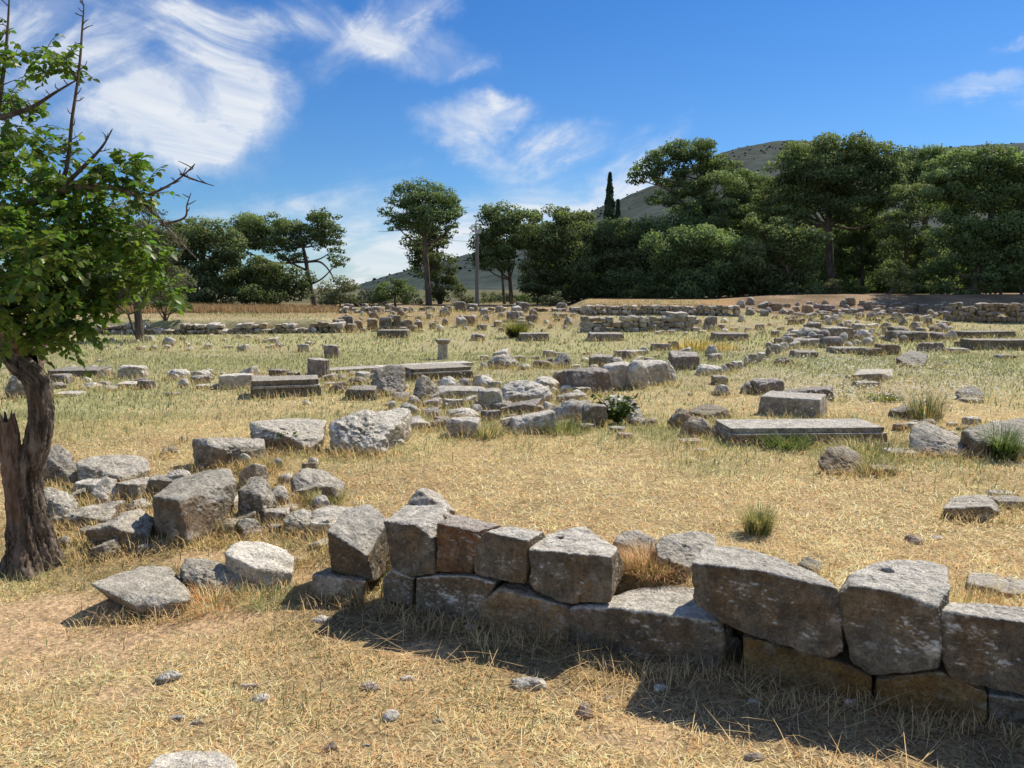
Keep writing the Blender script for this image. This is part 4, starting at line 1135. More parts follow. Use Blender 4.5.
# rear row: copies of a few pines, so no sky shows under the crowns
src = [o for o in col.objects if o.name.startswith('pine_tree') and o.parent is None][-12:]
def copy_tree(root, loc, rz, s):
    r = root.copy(); col.objects.link(r); r.location = loc; r.rotation_euler = (0, 0, rz); r.scale = (s, s, s)
    for ch in list(root.children):
        c = ch.copy(); col.objects.link(c); c.parent = r
    return r
dense = [o for o in col.objects if o.parent is None and o.get('label', '').startswith(('dense dark pine', 'low dark pine', 'mid-height pine', 'pine with shaded'))]
for i, (x, Y) in enumerate([(560,58),(615,56),(655,60),(700,57),(745,55),(770,62),(800,56),(830,60),(855,54),(885,58),(915,62),(940,56),(975,60),(1010,55),(1050,60),(1090,56),(1130,58)]):
    p0 = pd(x, 300, Y); z = float(H(p0[0], p0[1])) - .1
    o = copy_tree(dense[i % len(dense)], (p0[0], Y, z), i * 1.3, .95 + .12 * (i % 3))
    o['label'] = 'dark pine of the rear row, seen only in the gaps between the front pines'; o['group'] = 'rear row of pines'

# cypresses
def cypress(label, x, ytop, ybot, w, Y, seed):
    b = pd(x, 300, Y); z0 = float(H(b[0], b[1])); b[2] = z0
    root = empty('cypress_tree', b, label, 'tree', 'cypresses above the wood')
    r_ = np.random.default_rng(seed); m = Y / F
    top = pd(x, ytop, Y)[2]; h = top - z0; n = 9000
    t = r_.uniform(.04, 1, n); a = r_.uniform(0, 2*math.pi, n)
    rad = w/2*m * np.minimum(1, (1 - t) * 3.2 + .12) * np.minimum(1, t * 6 + .3) * r_.uniform(.7, 1.08, n) * (1 + .16 * np.sin(t * 60 + a * 2))
    C = np.stack([b[0] + rad*np.cos(a), b[1] + rad*np.sin(a), z0 + h*t], -1)
    N_ = np.stack([np.cos(a), np.sin(a), .4 + 0*a], -1) + r_.normal(size=(n, 3)) * .4
    V, Fq = quads(C, N_, .10 * r_.uniform(.6, 1.4, n), 1, r_)
    K = np.repeat(r_.uniform(.7, 1.3, (n, 1)) * [1, 1, 1], 4, axis=0)
    V2, F2 = tube([b - [0,0,.1], b + [0,0,h*.5], b + [0,0,h*.93]], [.16, .1, .02], 8, 4)
    mesh_obj('trunk', V2, F2, M_BARK2, root, b)
    mesh_obj('crown', V, Fq, M_CYP, root, b, smooth=False, colors=K)
cypress('tall narrow dark cypress rising above the left part of the wood', 608, 173, 240, 9, 54, 1)
cypress('smaller cypress tip right beside the tall cypress', 616.5, 200, 240, 6.5, 57, 2)

# ------------------------------------------------------------------ pole
b = gp(477, 309); Y = b[1] if b[1] < 60 else 40
Y = 40; b = pd(477, 308, Y); b[2] = float(H(b[0], b[1])); m = Y / F
root = empty('utility_pole', b, 'slim weathered pole with a bracket and a hooked pipe on its top', 'pole')
top = pd(477, 232, Y)
V, Fc = tube([b - [0,0,.1], (b+top)/2, top], [.105, .095, .085], 12, 3); mesh_obj('post', V, Fc, M_POLE, root, b)
V, Fc = join([tube([top + [-5*m,0,.02], top + [4*m,0,.04]], [.035,.035], 6, 2), tube([top + [-4.5*m,0,-.02], top + [-5*m,0,6*m]], [.018,.018], 6, 2)]); mesh_obj('bracket', V, Fc, M_STEEL, root, b)
V, Fc = tube([top + [-1*m,-.05,-.1], top + [-1*m,-.05,8*m], top + [-.5*m,-.05,10.5*m], top + [1*m,-.05,11*m], top + [1.6*m,-.05,9.8*m]], [.03,.03,.03,.03,.025], 8, 4); mesh_obj('hooked_pipe', V, Fc, M_STEEL, root, b)
V, Fa = stone_geo(np.array([top + [x*3*m, y*.1, z*.09] for x in (-1, 1) for y in (-1, 1) for z in (-1, 1)]) + [1*m, 0, 0], 4, 40, 0, 1); mesh_obj('clamp_box', V, Fa, M_STEEL, root, b)

# ------------------------------------------------------------------ foreground tree
def fg_tree():
    Y = 4.35
    b = gp(32, 567); Y = b[1]; m = (Y * CP + 1.5 * SP) / F
    root = empty('broadleaf_tree', b, 'old gnarled broadleaf tree with fresh green leaves at the left edge', 'tree')
    q = lambda x, y, dy=0: pd(x, y, Y + dy)
    base = b - [0, 0, .08]
    T = [base, q(31,548), q(27,515,.01), q(26,478,.02), q(37,440,.03), q(42,410,.05), q(36,382,.05), q(15,360,.05), q(-8,330,.1), q(-40,280,.15)]
    V, Fc = tube(T, [29*m, 22*m, 17.5*m, 14.5*m, 12.5*m, 12*m, 12.5*m, 11*m, 9*m, 7*m], 110, 20, .3, 3, .24)
    # root flare
    dz = np.clip((V[:, 2] - b[2]) / .22, 0, 1); ang = np.arctan2(V[:, 1] - b[1], V[:, 0] - b[0])
    fl = (1 - dz) ** 2 * (.12 + .22 * (np.sin(ang * 5 + 1) * .5 + .5))
    V[:, 0] += (V[:, 0] - b[0]) * fl; V[:, 1] += (V[:, 1] - b[1]) * fl
    mesh_obj('trunk', V, Fc, M_BARK, root, b)
    V, Fc = tube([q(22,556,.02), q(18,515,-.03), q(13,470,-.03), q(9,432,-.03), q(7,418,-.03)], [11*m, 11.5*m, 10*m, 9*m, 7.5*m], 48, 12, .3, 9, .22)
    n = 48; k = len(V) - n
    for kk in range(3): V[k-kk*n:k-kk*n+n, 2] += .045*(1-kk/3)*fbm(np.stack([np.cos(np.arange(n)/n*6.283)*3, np.sin(np.arange(n)/n*6.283)*3, np.zeros(n)], -1), 3)*2.2
    cap = V[k:].mean(0)
    V = np.vstack([V, cap + (V[k:] - cap) * .5 - [0, 0, .02], cap + (V[k:] - cap) * .1 - [0, 0, .035]])
    i = np.arange(n)
    for s in (0, 1):
        a_ = k + s * n; Fc = np.vstack([Fc, np.stack([a_+i, a_+(i+1) % n, a_+n+(i+1) % n, a_+n+i], -1)])
    mesh_obj('broken_stem', V, Fc, M_HEART, root, b)['label'] = 'broken reddish side stem with a torn top'
    limbs = [
      ([q(36,385,.1), q(42,350,.5), q(50,300,.7), q(56,240,.75), q(60,170,.6)], [5,3.4,2.4,1.8,1.0]),
      ([q(-40,245,.1), q(-5,222,.05), q(30,203,0), q(62,190,-.05), q(85,187,-.08), q(115,188,-.12), q(138,198,-.15), q(165,226,-.18), q(196,258,-.2)], [6,5.2,4.4,3.6,3.0,2.4,1.8,1.2,.5]),
      ([q(-20,320,.1), q(-15,260,.1), q(-10,200,.15), q(-5,130,.2), q(5,60,.2), q(9,0,.2), q(10,-40,.2)], [9,7,5,3.4,1.6,.8,.5]),
      ([q(50,196,-.03), q(66,170,0), q(72,120,.02), q(79,70,.05), q(83,20,.05), q(84,4,.05)], [2.6,2.0,1.5,1.2,.8,.4]),
      ([q(60,190,0), q(85,165,-.05), q(102,147,-.08), q(112,130,-.1)], [2.1,1.6,1.1,.5]),
      ([q(135,200,-.12), q(160,190,-.12), q(180,178,-.1), q(195,164,-.1)], [1.5,1.2,.8,.4]),
      ([q(180,174,-.1), q(195,180,-.1), q(214,186,-.12)], [1,.7,.35]),
      ([q(160,225,-.15), q(184,218,-.1), q(187,205,-.1), q(191,193,-.1)], [1.2,.9,.6,.35]),
      ([q(0,118,.1), q(30,108,.1), q(56,92,.12), q(80,78,.1)], [2.5,1.8,1.2,.5]),
      ([q(20,350,.05), q(-10,300,-.2), q(-60,260,-.35), q(-110,200,-.4)], [9,7,5,2]),
      ([q(30,360,.1), q(60,330,.5), q(90,280,.8), q(95,230,1.0)], [8,5,3,1]),
      ([q(25,365,.05), q(20,330,.25), q(25,290,.4), q(20,240,.5)], [6,4,2.4,1]),
    ]
    for P, rad in limbs:
        V, Fc = tube(P, [r * m for r in rad], 12, 8, .35, rad[0]*7)
        mesh_obj('branch', V, Fc, M_TWIG if rad[0] < 5 else M_BARK, root, b)
    # bare twiglets along the shoots
    r_ = np.random.default_rng(5); parts = []
    def twiglets(P, n, L):
        C, _ = catmull(P, np.ones(len(P)), 8)
        for k in range(n):
            c = C[int((k + .5) / n * (len(C) - 1))]
            d = np.array([r_.choice([-1, 1]) * r_.uniform(.5, 1), r_.uniform(-.6, .6), r_.uniform(.1, 1)]); d /= np.linalg.norm(d)
            l = L * r_.uniform(.4, 1.2)
            e = c + d * l; mid = (c + e)/2 + r_.normal(size=3) * l * .08
            parts.append(tube([c, mid, e + [0,0,l*.1]], [.0035, .0028, .0016], 5, 3))
            if r_.random() < .5:
                e2 = mid + (d + r_.normal(size=3)*.6) * l*.4; parts.append(tube([mid, (mid+e2)/2, e2], [.002,.002,.0012], 4, 2))
    for i, n_, L in ((3, 22, .07), (4, 9, .06), (5, 9, .07), (6, 3, .05), (7, 5, .05), (8, 9, .08), (1, 12, .09), (2, 14, .09)): twiglets(limbs[i][0], n_, L)
    # leafy twigs through the crown
    lobes = [(4,35,18,18,.2,11),(14,62,18,16,.2,14),(62,66,18,11,.05,24),(42,60,12,8,.05,8),(8,98,18,14,.15,16),(-30,80,36,60,.2,50),(22,145,34,18,.1,42),(12,172,38,22,.0,50),(58,152,14,12,0,12),(65,180,24,18,-.05,34),
             (115,172,26,12,-.1,34),(145,190,22,12,-.12,22),(135,165,18,8,-.1,16),(90,205,34,18,0,60),(30,225,45,26,-.1,100),(70,245,44,24,.1,100),(110,235,32,20,.0,64),(140,240,20,14,-.1,24),(30,270,48,26,0,110),(80,285,40,22,.1,90),
             (120,275,28,16,.1,44),(165,285,18,10,0,20),(150,260,18,12,0,20),(35,310,46,22,.0,110),(75,320,32,18,0,64),(95,300,22,18,.1,34),(20,335,30,16,-.1,40),(65,342,16,12,0,20),
             (-50,160,60,60,.1,110),(-60,240,60,60,.1,120),(-110,180,60,70,0,90),(-60,310,60,30,0,60),(30,250,60,60,.5,100),(20,180,50,60,.55,80),(40,260,50,50,-.5,90),(-20,300,50,40,-.45,60),(15,120,40,40,.5,50)]
    LV = []; LF3 = []; LF4 = []; LC = []; o = 0
    prof = np.array([(0,0,0),(.26,-.38,.05),(.26,.38,.05),(.66,-.33,.03),(.66,.33,.03),(1.0,0,-.10),(.3,0,-.05),(.68,0,-.06)])
    for (x, y, rx, ry, dy, nt) in lobes:
        c = q(x, y, dy); nt = int(nt * (.66 if y < 200 else .74))
        for k in range(nt):
            d = r_.normal(size=3); d /= np.linalg.norm(d)
            s = c + d * np.array([rx*m, rx*m*.8, ry*m]) * r_.uniform(.2, .8)
            out = d * [1, 1, .5] + r_.normal(size=3) * .5 + [0, 0, -.05]; out /= np.linalg.norm(out)
            L = r_.uniform(.08, .17)
            P = [s, s + out*L*.5 + [0,0,.01], s + out*L + [0,0,-.02]]
            parts.append(tube(P, [.0024, .0018, .001], 4, 2))
            nl = r_.integers(8, 14)
            for j in range(nl):
                t = (j + .6) / nl; pt = P[0]*(1-t)**2 + 2*P[1]*t*(1-t) + P[2]*t*t
                side = np.cross(out, [0, 0, 1]); side /= np.linalg.norm(side) + 1e-6
                ld = out*.55 + side*(1 if j % 2 else -1)*r_.uniform(.5, 1) + [0, 0, r_.uniform(-.75, .15)] + r_.normal(size=3)*.2
                ld /= np.linalg.norm(ld)
                nn = np.array([0, 0, 1.]) + r_.normal(size=3)*.45; nn -= ld*np.dot(nn, ld); nn /= np.linalg.norm(nn)
                sd = np.cross(nn, ld); S = r_.uniform(.024, .054)
                Q = prof.copy(); Q[:, 2] += r_.uniform(-.08, .05) * Q[:, 0]**2
                LV.append(pt + S*(Q[:, :1]*ld + Q[:, 1:2]*sd*.95 + Q[:, 2:]*nn))
                LF3 += [(o, o+6, o+1), (o, o+2, o+6), (o+3, o+7, o+5), (o+7, o+4, o+5)]
                LF4 += [(o+1, o+6, o+7, o+3), (o+6, o+2, o+4, o+7)]
                v = r_.uniform(.65, 1.3); ye = r_.uniform(.75, 1.35)
                LC.append(np.tile([v*ye, v, v*.9], (8, 1))); o += 8
    mesh_obj('crown', np.vstack(LV), [np.array(LF3), np.array(LF4)], M_LEAF, root, b, smooth=True, colors=np.vstack(LC))
    V, Fc = join(parts); mesh_obj('twigs', V, Fc, M_TWIG, root, b)
fg_tree()

# ------------------------------------------------------------------ plants
def blades_mesh(P, L, wid, tilt, az, curl, K):
    """P (n,3) roots, tilt from vertical, az heading, curl extra bend"""
    n = len(P)
    h = np.stack([np.cos(az), np.sin(az), np.zeros(n)], -1); up = np.array([0, 0, 1.])
    def dirv(t): return h*np.sin(t)[:, None] + up*np.cos(t)[:, None]
    M1 = P + dirv(tilt)*(L*.5)[:, None]; E = M1 + dirv(np.minimum(tilt + curl, 1.62))*(L*.5)[:, None]
    sd = np.stack([-np.sin(az), np.cos(az), np.zeros(n)], -1) * (wid/2)[:, None]
    K = np.minimum(K, .97)
    V = np.stack([P - sd, P + sd, M1 + sd*.8, M1 - sd*.8, E], 1).reshape(-1, 3)
    i = np.arange(n)*5
    return V, [np.stack([i, i+1, i+2, i+3], -1), np.stack([i+3, i+2, i+4], -1)], np.repeat(K, 5, axis=0)

STRAW = np.array([.93, .69, .33]); STRAW2 = np.array([.99, .86, .56]); GREEN = np.array([.31, .33, .15]); RUST = np.array([.62, .31, .12]); SOIL = np.array([.72, .50, .29]); PURG = np.array([.24, .27, .11])

def green_amt(x, y):
    a = n2(x, y, .55, 3, 11); b_ = n2(x, y, 2.2, 2, 21)
    base = .0 + .38*ss(5.5, 9, y) + .30*ss(9, 15, y)
    px = CXP + F*x/np.maximum(y, .5)
    base = base + .12*ss(650, 850, px)*ss(8, 11, y)
    base = base * (1 - .55*ss(22, 26, y))
    g_ = np.clip(base + (.35 + .25*ss(5, 9, y))*a + .2*b_, 0, 1)
    # patches seen in the photograph
    for (qx, qy, r, s) in GP: g_ = np.clip(g_ + s*np.exp(-((x-qx)**2 + (y-qy)**2)/(r*r)), 0, 1)
    return g_
GP = []
for (px_, py_, r, s) in [(105,632,.18,.6),(235,612,.14,.5),(270,600,.10,.4),(90,500,.4,.35),(480,430,.7,.35),(620,425,.7,.4),(760,440,.8,.5),(880,450,.6,.6),(715,468,.35,.5),(420,560,.3,.1),(505,655,.10,.25),(80,420,1.2,.3),(120,400,1.5,.4),(490,410,.8,.4),(365,452,.5,.4),(660,432,.4,.5)]:
    q = gp(px_, py_); GP.append((q[0], q[1], r, s))
PC = gp(30, 628)
BARE = [(*gp(a, b)[:2], c) for a, b, c in ((205,558,.16),(300,575,.14),(160,545,.14),(250,530,.16),(420,650,.12),(640,735,.13),(70,640,.5),(120,690,.12))]
def path_amt(x, y):
    d = np.sqrt(((x - PC[0])/1.25)**2 + ((y - PC[1] - .12*(x-PC[0]))/.44)**2) + .25*n2(x, y, 3, 3, 41)
    o = ss(1.15, .55, d)
    for (bx, by, br) in BARE: o = np.maximum(o, .75*ss(1.2, .5, np.sqrt(((x-bx)/1.5)**2 + (y-by)**2)/br + .3*n2(x, y, 5, 3, 47)))
    return o
def ground_col(x, y):
    g_ = green_amt(x, y)[:, None]; s = path_amt(x, y)[:, None]
    v = (n2(x, y, .9, 4, 51)*.5 + .5)[:, None]
    c = STRAW*.80*(1 - v*.35) + STRAW2*.15*v
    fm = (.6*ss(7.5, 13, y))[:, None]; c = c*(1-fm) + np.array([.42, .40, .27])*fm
    c = c*(1-g_) + (GREEN*1.2 + STRAW*.18)*g_
    near = ss(9, 5, y)[:, None]; c = c*(1 - .16*near)
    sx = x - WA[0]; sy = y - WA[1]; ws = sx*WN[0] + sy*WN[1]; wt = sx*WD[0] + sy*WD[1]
    foot = (ss(-.62, -.2, ws)*ss(.1, 0, ws)*ss(-.4, .1, wt)*(.7 + .6*n2(x, y, 6, 3, 33)))[:, None]; foot = np.clip(foot, 0, 1); c = c*(1-foot*.75) + np.array([.11, .08, .05])*foot*.75  # dark soil and litter; also wall shadow painted into the ground colour
    so = np.clip(.45*n2(x, y, 4, 3, 61)+.15, 0, 1)[:, None]*ss(14, 6, y)[:, None]
    c = c*(1-so) + SOIL*.62*so
    c = c*(1-s) + SOIL*1.08*s
    # reddish bank under the pines, tawny terrace at left
    px = CXP + F*x/np.maximum(y, .5)
    red = (ss(685, 740, px)*ss(31.5, 33, y)*ss(60, 45, y))[:, None]
    c = c*(1-red) + np.array([.50, .36, .225])*(.75 + .6*n2(x, y, .8, 3, 91)[:, None])*red
    taw = (ss(600, 560, px)*ss(25, 27, y)*ss(70, 50, y))[:, None]
    c = c*(1-taw*.8) + np.array([.44, .31, .16])*taw*.8
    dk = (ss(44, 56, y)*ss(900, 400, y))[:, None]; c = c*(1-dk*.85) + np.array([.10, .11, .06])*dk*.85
    tt = (ss(575, 590, px)*ss(745, 730, px)*ss(31.2, 31.6, y)*ss(50, 40, y))[:, None]
    c = c*(1-tt) + np.array([.50, .33, .16])*tt
    return c

def tuft(name, label, px, py, n, L, w, color, spread=.35, cat='grass tuft', group=None, rad=.05, col2=None, tmin=.05, at=None):
    g = gp(px, py) if at is None else at; r_ = np.random.default_rng(int(px*3+py))
    a = r_.uniform(0, 2*math.pi, n); rr = rad*np.sqrt(r_.uniform(0, 1, n))
    P = np.stack([g[0]+rr*np.cos(a), g[1]+rr*np.sin(a), np.full(n, g[2]-.01)], -1)
    tl = r_.uniform(tmin, spread*2, n); az = a + r_.normal(0, .5, n)
    K = np.array(color)*r_.uniform(.7, 1.3, (n, 1))
    if col2 is not None: mk = r_.random(n) < .35; K[mk] = np.array(col2)*r_.uniform(.8, 1.2, (mk.sum(), 1))
    V, Fc, K = blades_mesh(P, L*r_.uniform(.55, 1.1, n), np.full(n, w), tl, az, r_.uniform(.1, .9, n), K)
    o = mesh_obj(name, V, Fc, M_GRASS, None, g, smooth=True, colors=K); tag(o, label, cat, group); return o
TG = 'green tufts in the field'
WEED = wall_pt(650, 598, .50); WEED[2] = float(H(WEED[0], WEED[1])) + .01
G1 = (.20, .28, .07); G2 = (.28, .30, .12)
tuft('grass_tuft', 'bright green grass tuft alone in the straw beyond the largest wall block', 758, 534, 520, .23, .003, (.30, .36, .12), .26, group=TG, rad=.07, col2=STRAW)
tuft('grass_tuft', 'tall green tuft growing against the big leaning slab at the right edge', 1000, 458, 500, .36, .006, G1, .32, group=TG, rad=.12, col2=G2)
tuft('grass_tuft', 'yellow-green bushy tuft in front of the far rubble strip', 517, 338, 700, .62, .016, (.26, .29, .07), .4, group=TG, rad=.22)
tuft('grass_tuft', 'wispy grey-green tuft behind the leaning boulder', 925, 418, 300, .38, .006, (.22, .25, .13), .3, group=TG, rad=.16, col2=STRAW)
tuft('grass_tuft', 'small yellow-green tuft in the right field below the flat-topped slab', 884, 400, 260, .16, .008, (.26, .28, .06), .5, group=TG, rad=.2)
tuft('grass_tuft', 'round green tuft between the jumble front block and the broad pale stone', 563, 432, 420, .22, .005, G2, .5, group=TG, rad=.22, col2=G1)
tuft('grass_tuft', 'green tuft under the grey rounded boulder on the left', 326, 503, 420, .14, .004, G2, .5, group=TG, rad=.12, col2=G1)
tuft('grass_tuft', 'green tuft right of the small jumble block with the dark face', 487, 436, 300, .2, .005, G2, .5, group=TG, rad=.15, col2=STRAW)
tuft('grass_tuft', 'green weeds at the left end of the platform front', 786, 447, 420, .2, .006, G1, .4, group=TG, rad=.2, col2=G2)
tuft('grass_tuft', 'grey-green weeds at the right end of the platform front', 868, 455, 500, .2, .005, G2, .5, group=TG, rad=.3, col2=STRAW)
tuft('grass_tuft', 'weeds right beside the lone brown boulder', 875, 472, 300, .17, .004, G2, .5, group=TG, rad=.14, col2=STRAW)
tuft('grass_tuft', 'green grass beside the tree base', 62, 560, 260, .08, .003, G2, .5, group=TG, rad=.1, col2=STRAW)
tuft('grass_tuft', 'green tuft before the tilted slab left of the largest fallen block', 98, 546, 200, .10, .003, G1, .3, group=TG, rad=.07, col2=STRAW)
tuft('dry_weeds', 'rust-brown dried weeds filling the gap in the upper wall course', 640, 590, 1500, .15, .0026, (.50, .29, .15), .6, cat='dry weeds', rad=.15, col2=STRAW, at=WEED)
tuft('dry_weeds', 'dry rusty weeds behind the joint of the two right-hand upper blocks', 968, 605, 500, .11, .0025, tuple(STRAW), .6, cat='dry weeds', rad=.14, col2=tuple(RUST))
tuft('dry_weeds', 'dry brown thistle weeds between the two nearest fallen blocks', 212, 606, 500, .15, .0025, tuple(RUST*1.2), .6, cat='dry weeds', rad=.14, col2=STRAW2)
tuft('dry_weeds', 'straw-coloured weeds in front of the white-crusted block', 262, 600, 400, .12, .0025, tuple(GREEN*1.3), .6, cat='dry weeds', rad=.13, col2=STRAW2)
tuft('dry_weeds', 'dry weeds on the rubble above the grey rounded boulder', 268, 468, 400, .17, .003, tuple(STRAW*.8), .5, cat='dry weeds', rad=.14, col2=G2)
tuft('dry_weeds', 'dark dry stalks at the foot of the largest fallen block', 235, 530, 300, .16, .003, tuple(STRAW*.7), .4, cat='dry weeds', rad=.1, col2=G2)
tuft('dry_weeds', 'bright yellow patch of dry weeds far off in the green field', 700, 349, 500, .35, .02, (.66, .46, .16), .6, cat='dry weeds', rad=.9)

def leafy(label, px, py, n, R0, h, leaf, seed):
    g = gp(px, py); r_ = np.random.default_rng(seed)
    root = empty('leafy_plant', g, label, 'plant')
    C = []; parts = []
    for k in range(int(n/9)):
        a = r_.uniform(0, 2*math.pi); e = g + [R0*math.cos(a)*r_.uniform(.2, 1), R0*math.sin(a)*r_.uniform(.2, 1)*.6, h*r_.uniform(.4, 1)]
        parts.append(tube([g, (g+e)/2 + [0, 0, .03], e], [.005, .004, .002], 4, 3))
        for j in range(9): C.append(g + (e-g)*r_.uniform(.35, 1.02) + r_.normal(size=3)*leaf*.7)
    C = np.array(C); V, Fq = quads(C, r_.normal(size=C.shape)*.5 + [0, -.2, .8], leaf*r_.uniform(.6, 1.2, len(C)), .9, r_)
    K = np.repeat(r_.uniform(.35, .95, (len(C), 1))*[1, 1.0, .7], 4, axis=0)
    v, f = join(parts); mesh_obj('stems', v, f, M_TWIG, root, g); mesh_obj('leaves', V, Fq, M_LEAF, root, g, smooth=False, colors=K)
leafy('large-leaved green plant growing over the dark boulder of the jumble', 617, 424, 300, .27, .33, .032, 1)
leafy('small bright green plant in the shade of the smooth-topped flat block', 291, 450, 110, .10, .17, .022, 2)

# ------------------------------------------------------------------ grass sheets of blades (stuff)
def grass():
    r_ = np.random.default_rng(99)
    Vs = []
    def batch(n, y0, y1, L0, L1, w0, tl0, tl1, umax=.95, upright=.0):
        # uniform per ground area within the wedge
        Y = np.sqrt(r_.uniform(y0*y0, y1*y1, n)); u = r_.uniform(-umax, umax, n)
        X = u*Y
        pa = path_amt(X, Y); keep = r_.random(n) > pa*.93
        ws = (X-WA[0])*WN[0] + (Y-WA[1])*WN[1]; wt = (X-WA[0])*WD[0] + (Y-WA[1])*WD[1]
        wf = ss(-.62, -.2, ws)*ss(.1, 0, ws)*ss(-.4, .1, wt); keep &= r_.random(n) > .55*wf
        clump = n2(X, Y, 7, 2, 71); keep &= r_.random(n) < .62 + .75*clump + .1
        kp = CXP + F*X/Y; keep &= ~((kp > 700) & (Y > 32) & (r_.random(n) < .85))
        X, Y = X[keep], Y[keep]; n = len(X)
        # leave the tops of the wall free
        g_ = green_amt(X, Y)
        isg = r_.random(n) < g_*.85
        K = STRAW*r_.uniform(.58, 1.38, (n, 1)) + (STRAW2-STRAW)*(r_.random((n, 1))**2)*1.1
        ru = r_.random(n) < .13 + .45*np.clip(n2(X, Y, 1.1, 3, 77), 0, 1); K[ru] = (RUST*.7 + STRAW*.4)*r_.uniform(.7, 1.2, (ru.sum(), 1))
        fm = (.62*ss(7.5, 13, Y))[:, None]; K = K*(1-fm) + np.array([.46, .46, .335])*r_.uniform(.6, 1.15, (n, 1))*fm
        K[isg] = GREEN*r_.uniform(.8, 1.5, (isg.sum(), 1)) + STRAW*.12
        K[isg & (Y > 8)] *= np.array([.80, .84, .95]); K = K*(1 - .42*(ss(-.62, -.2, (X-WA[0])*WN[0] + (Y-WA[1])*WN[1])*ss(.1, 0, (X-WA[0])*WN[0] + (Y-WA[1])*WN[1])))[:, None]  # wall shadow painted in: blade colour darkened along the wall foot
        K = K*(1 + .30*n2(X, Y, 1.3, 3, 131) + .22*n2(X, Y, 5, 2, 141))[:, None]
        px = CXP + F*X/Y
        red = (px > 700) & (Y > 31.5); K[red] = np.array([.55, .42, .24])*r_.uniform(.6, 1.1, (red.sum(), 1))
        Z = H(X, Y) - .004
        L = r_.uniform(L0, L1, n)*(1 + .5*isg)*(1+.5*np.clip(n2(X, Y, 1.7, 2, 88), 0, 1))
        tl = np.where(isg, r_.uniform(.1, .9, n), r_.uniform(tl0, tl1, n))
        az = r_.uniform(0, 2*math.pi, n)
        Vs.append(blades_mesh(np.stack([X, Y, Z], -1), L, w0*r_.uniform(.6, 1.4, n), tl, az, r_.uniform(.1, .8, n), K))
    batch(205000, 1.9, 4.2, .02, .060, .0033, .8, 1.54)
    batch(9000, 1.9, 6.0, .07, .15, .0026, 1.1, 1.5)
    batch(215000, 4.2, 8.5, .025, .060, .0050, .75, 1.5)
    batch(180000, 8.5, 17, .03, .055, .010, .6, 1.4)
    batch(110000, 17, 36, .045, .085, .022, .5, 1.3, .9)
    # taller growth at the feet of the stones
    X = []; Y = []; S = []
    for (x, y, w, yc) in ROCKS:
        if y > 30: continue
        n = int(np.clip(w*(900 if y < 7 else 420 if y < 14 else 220), 12, 420))
        X.append(x + r_.uniform(-1.1, 1.1, n)*w); Y.append(y - np.abs(r_.normal(0, .05 + .006*y, n)) + .02 + .3*w*r_.random(n)*(r_.random(n) < .3)); S.append(np.full(n, y))
    X = np.concatenate(X); Y = np.concatenate(Y); S = np.concatenate(S); n = len(X)
    isg = r_.random(n) < .04 + .42*ss(5, 12, S)
    K = STRAW*r_.uniform(.6, 1.15, (n, 1)); K[isg] = GREEN*r_.uniform(.9, 1.8, (isg.sum(), 1)) + STRAW*.2
    L = r_.uniform(.05, .12, n)*(1 + S/18); wd = .0024*(1 + (S/7)**1.2)*r_.uniform(.7, 1.2, n)
    Vs.append(blades_mesh(np.stack([X, Y, H(X, Y)-.005], -1), L, wd, r_.uniform(.1, 1.1, n), r_.uniform(0, 6.28, n), r_.uniform(.1, .9, n), K))
    # long fallen stalks in the wall's shadow
    n = 260; tt = r_.uniform(-.2, 2.6, n); s = -r_.uniform(.02, .6, n)
    X = WA[0] + WD[0]*tt + WN[0]*s; Y = WA[1] + WD[1]*tt + WN[1]*s
    Vs.append(blades_mesh(np.stack([X, Y, H(X, Y)+.02], -1), r_.uniform(.12, .3, n), np.full(n, .0025), r_.uniform(1.2, 1.5, n), r_.uniform(0, 6.28, n), r_.uniform(0, .2, n), STRAW*r_.uniform(.6, 1.2, (n, 1))))
    # tall dry grass along the far left bank
    n = 26000; px = 95 + 245*r_.beta(1, 1.35, n); Y = r_.uniform(30, 40, n); X = (px-CXP)/F*Y*1.0
    Vs.append(blades_mesh(np.stack([X, Y, H(X, Y)], -1), r_.uniform(.15, .48, n)*(1.1-.5*(px-95)/245), np.full(n, .018), r_.uniform(.0, .7, n), r_.uniform(0, 6.28, n), r_.uniform(.1, .6, n), np.array([.46, .31, .16])*r_.uniform(.7, 1.25, (n, 1))))
    A = []; Q = []; T = []; K = []; o = 0
    for V, (q, t), k in Vs:
        A.append(V); Q.append(q+o); T.append(t+o); K.append(k); o += len(V)
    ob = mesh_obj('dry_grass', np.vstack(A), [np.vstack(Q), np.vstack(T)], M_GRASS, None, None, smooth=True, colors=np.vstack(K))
    tag(ob, 'dry straw-coloured and patchy green grass covering the whole field', 'grass', kind='stuff')
grass()

def flowers():
    r_ = np.random.default_rng(5); n = 5200
    px = np.clip(r_.normal(890, 95, n), 640, 1080); Y = r_.uniform(8.8, 17, n); X = (px-CXP)/F*Y
    k = n2(X, Y, .7, 2, 13) + r_.uniform(-.3, .3, n) > -.05; X, Y = X[k], Y[k]
    X = np.concatenate([X, r_.uniform(-6, 6, 350)]); Y = np.concatenate([Y, r_.uniform(8, 16, 350)])
    n = len(X); C = np.stack([X, Y, H(X, Y) + r_.uniform(.05, .14, n)], -1)
    V, Fq = quads(C, r_.normal(size=(n, 3))*.35 + [.1, -.2, 1], r_.uniform(.007, .016, n), 1.1, r_)
    ob = mesh_obj('white_wildflowers', V, Fq, M_GRASS, None, None, smooth=False, colors=np.tile([.72, .71, .66], (len(V), 1)))
    tag(ob, 'tiny white wildflowers dotted through the green right-hand field', 'flowers', kind='stuff')
flowers()

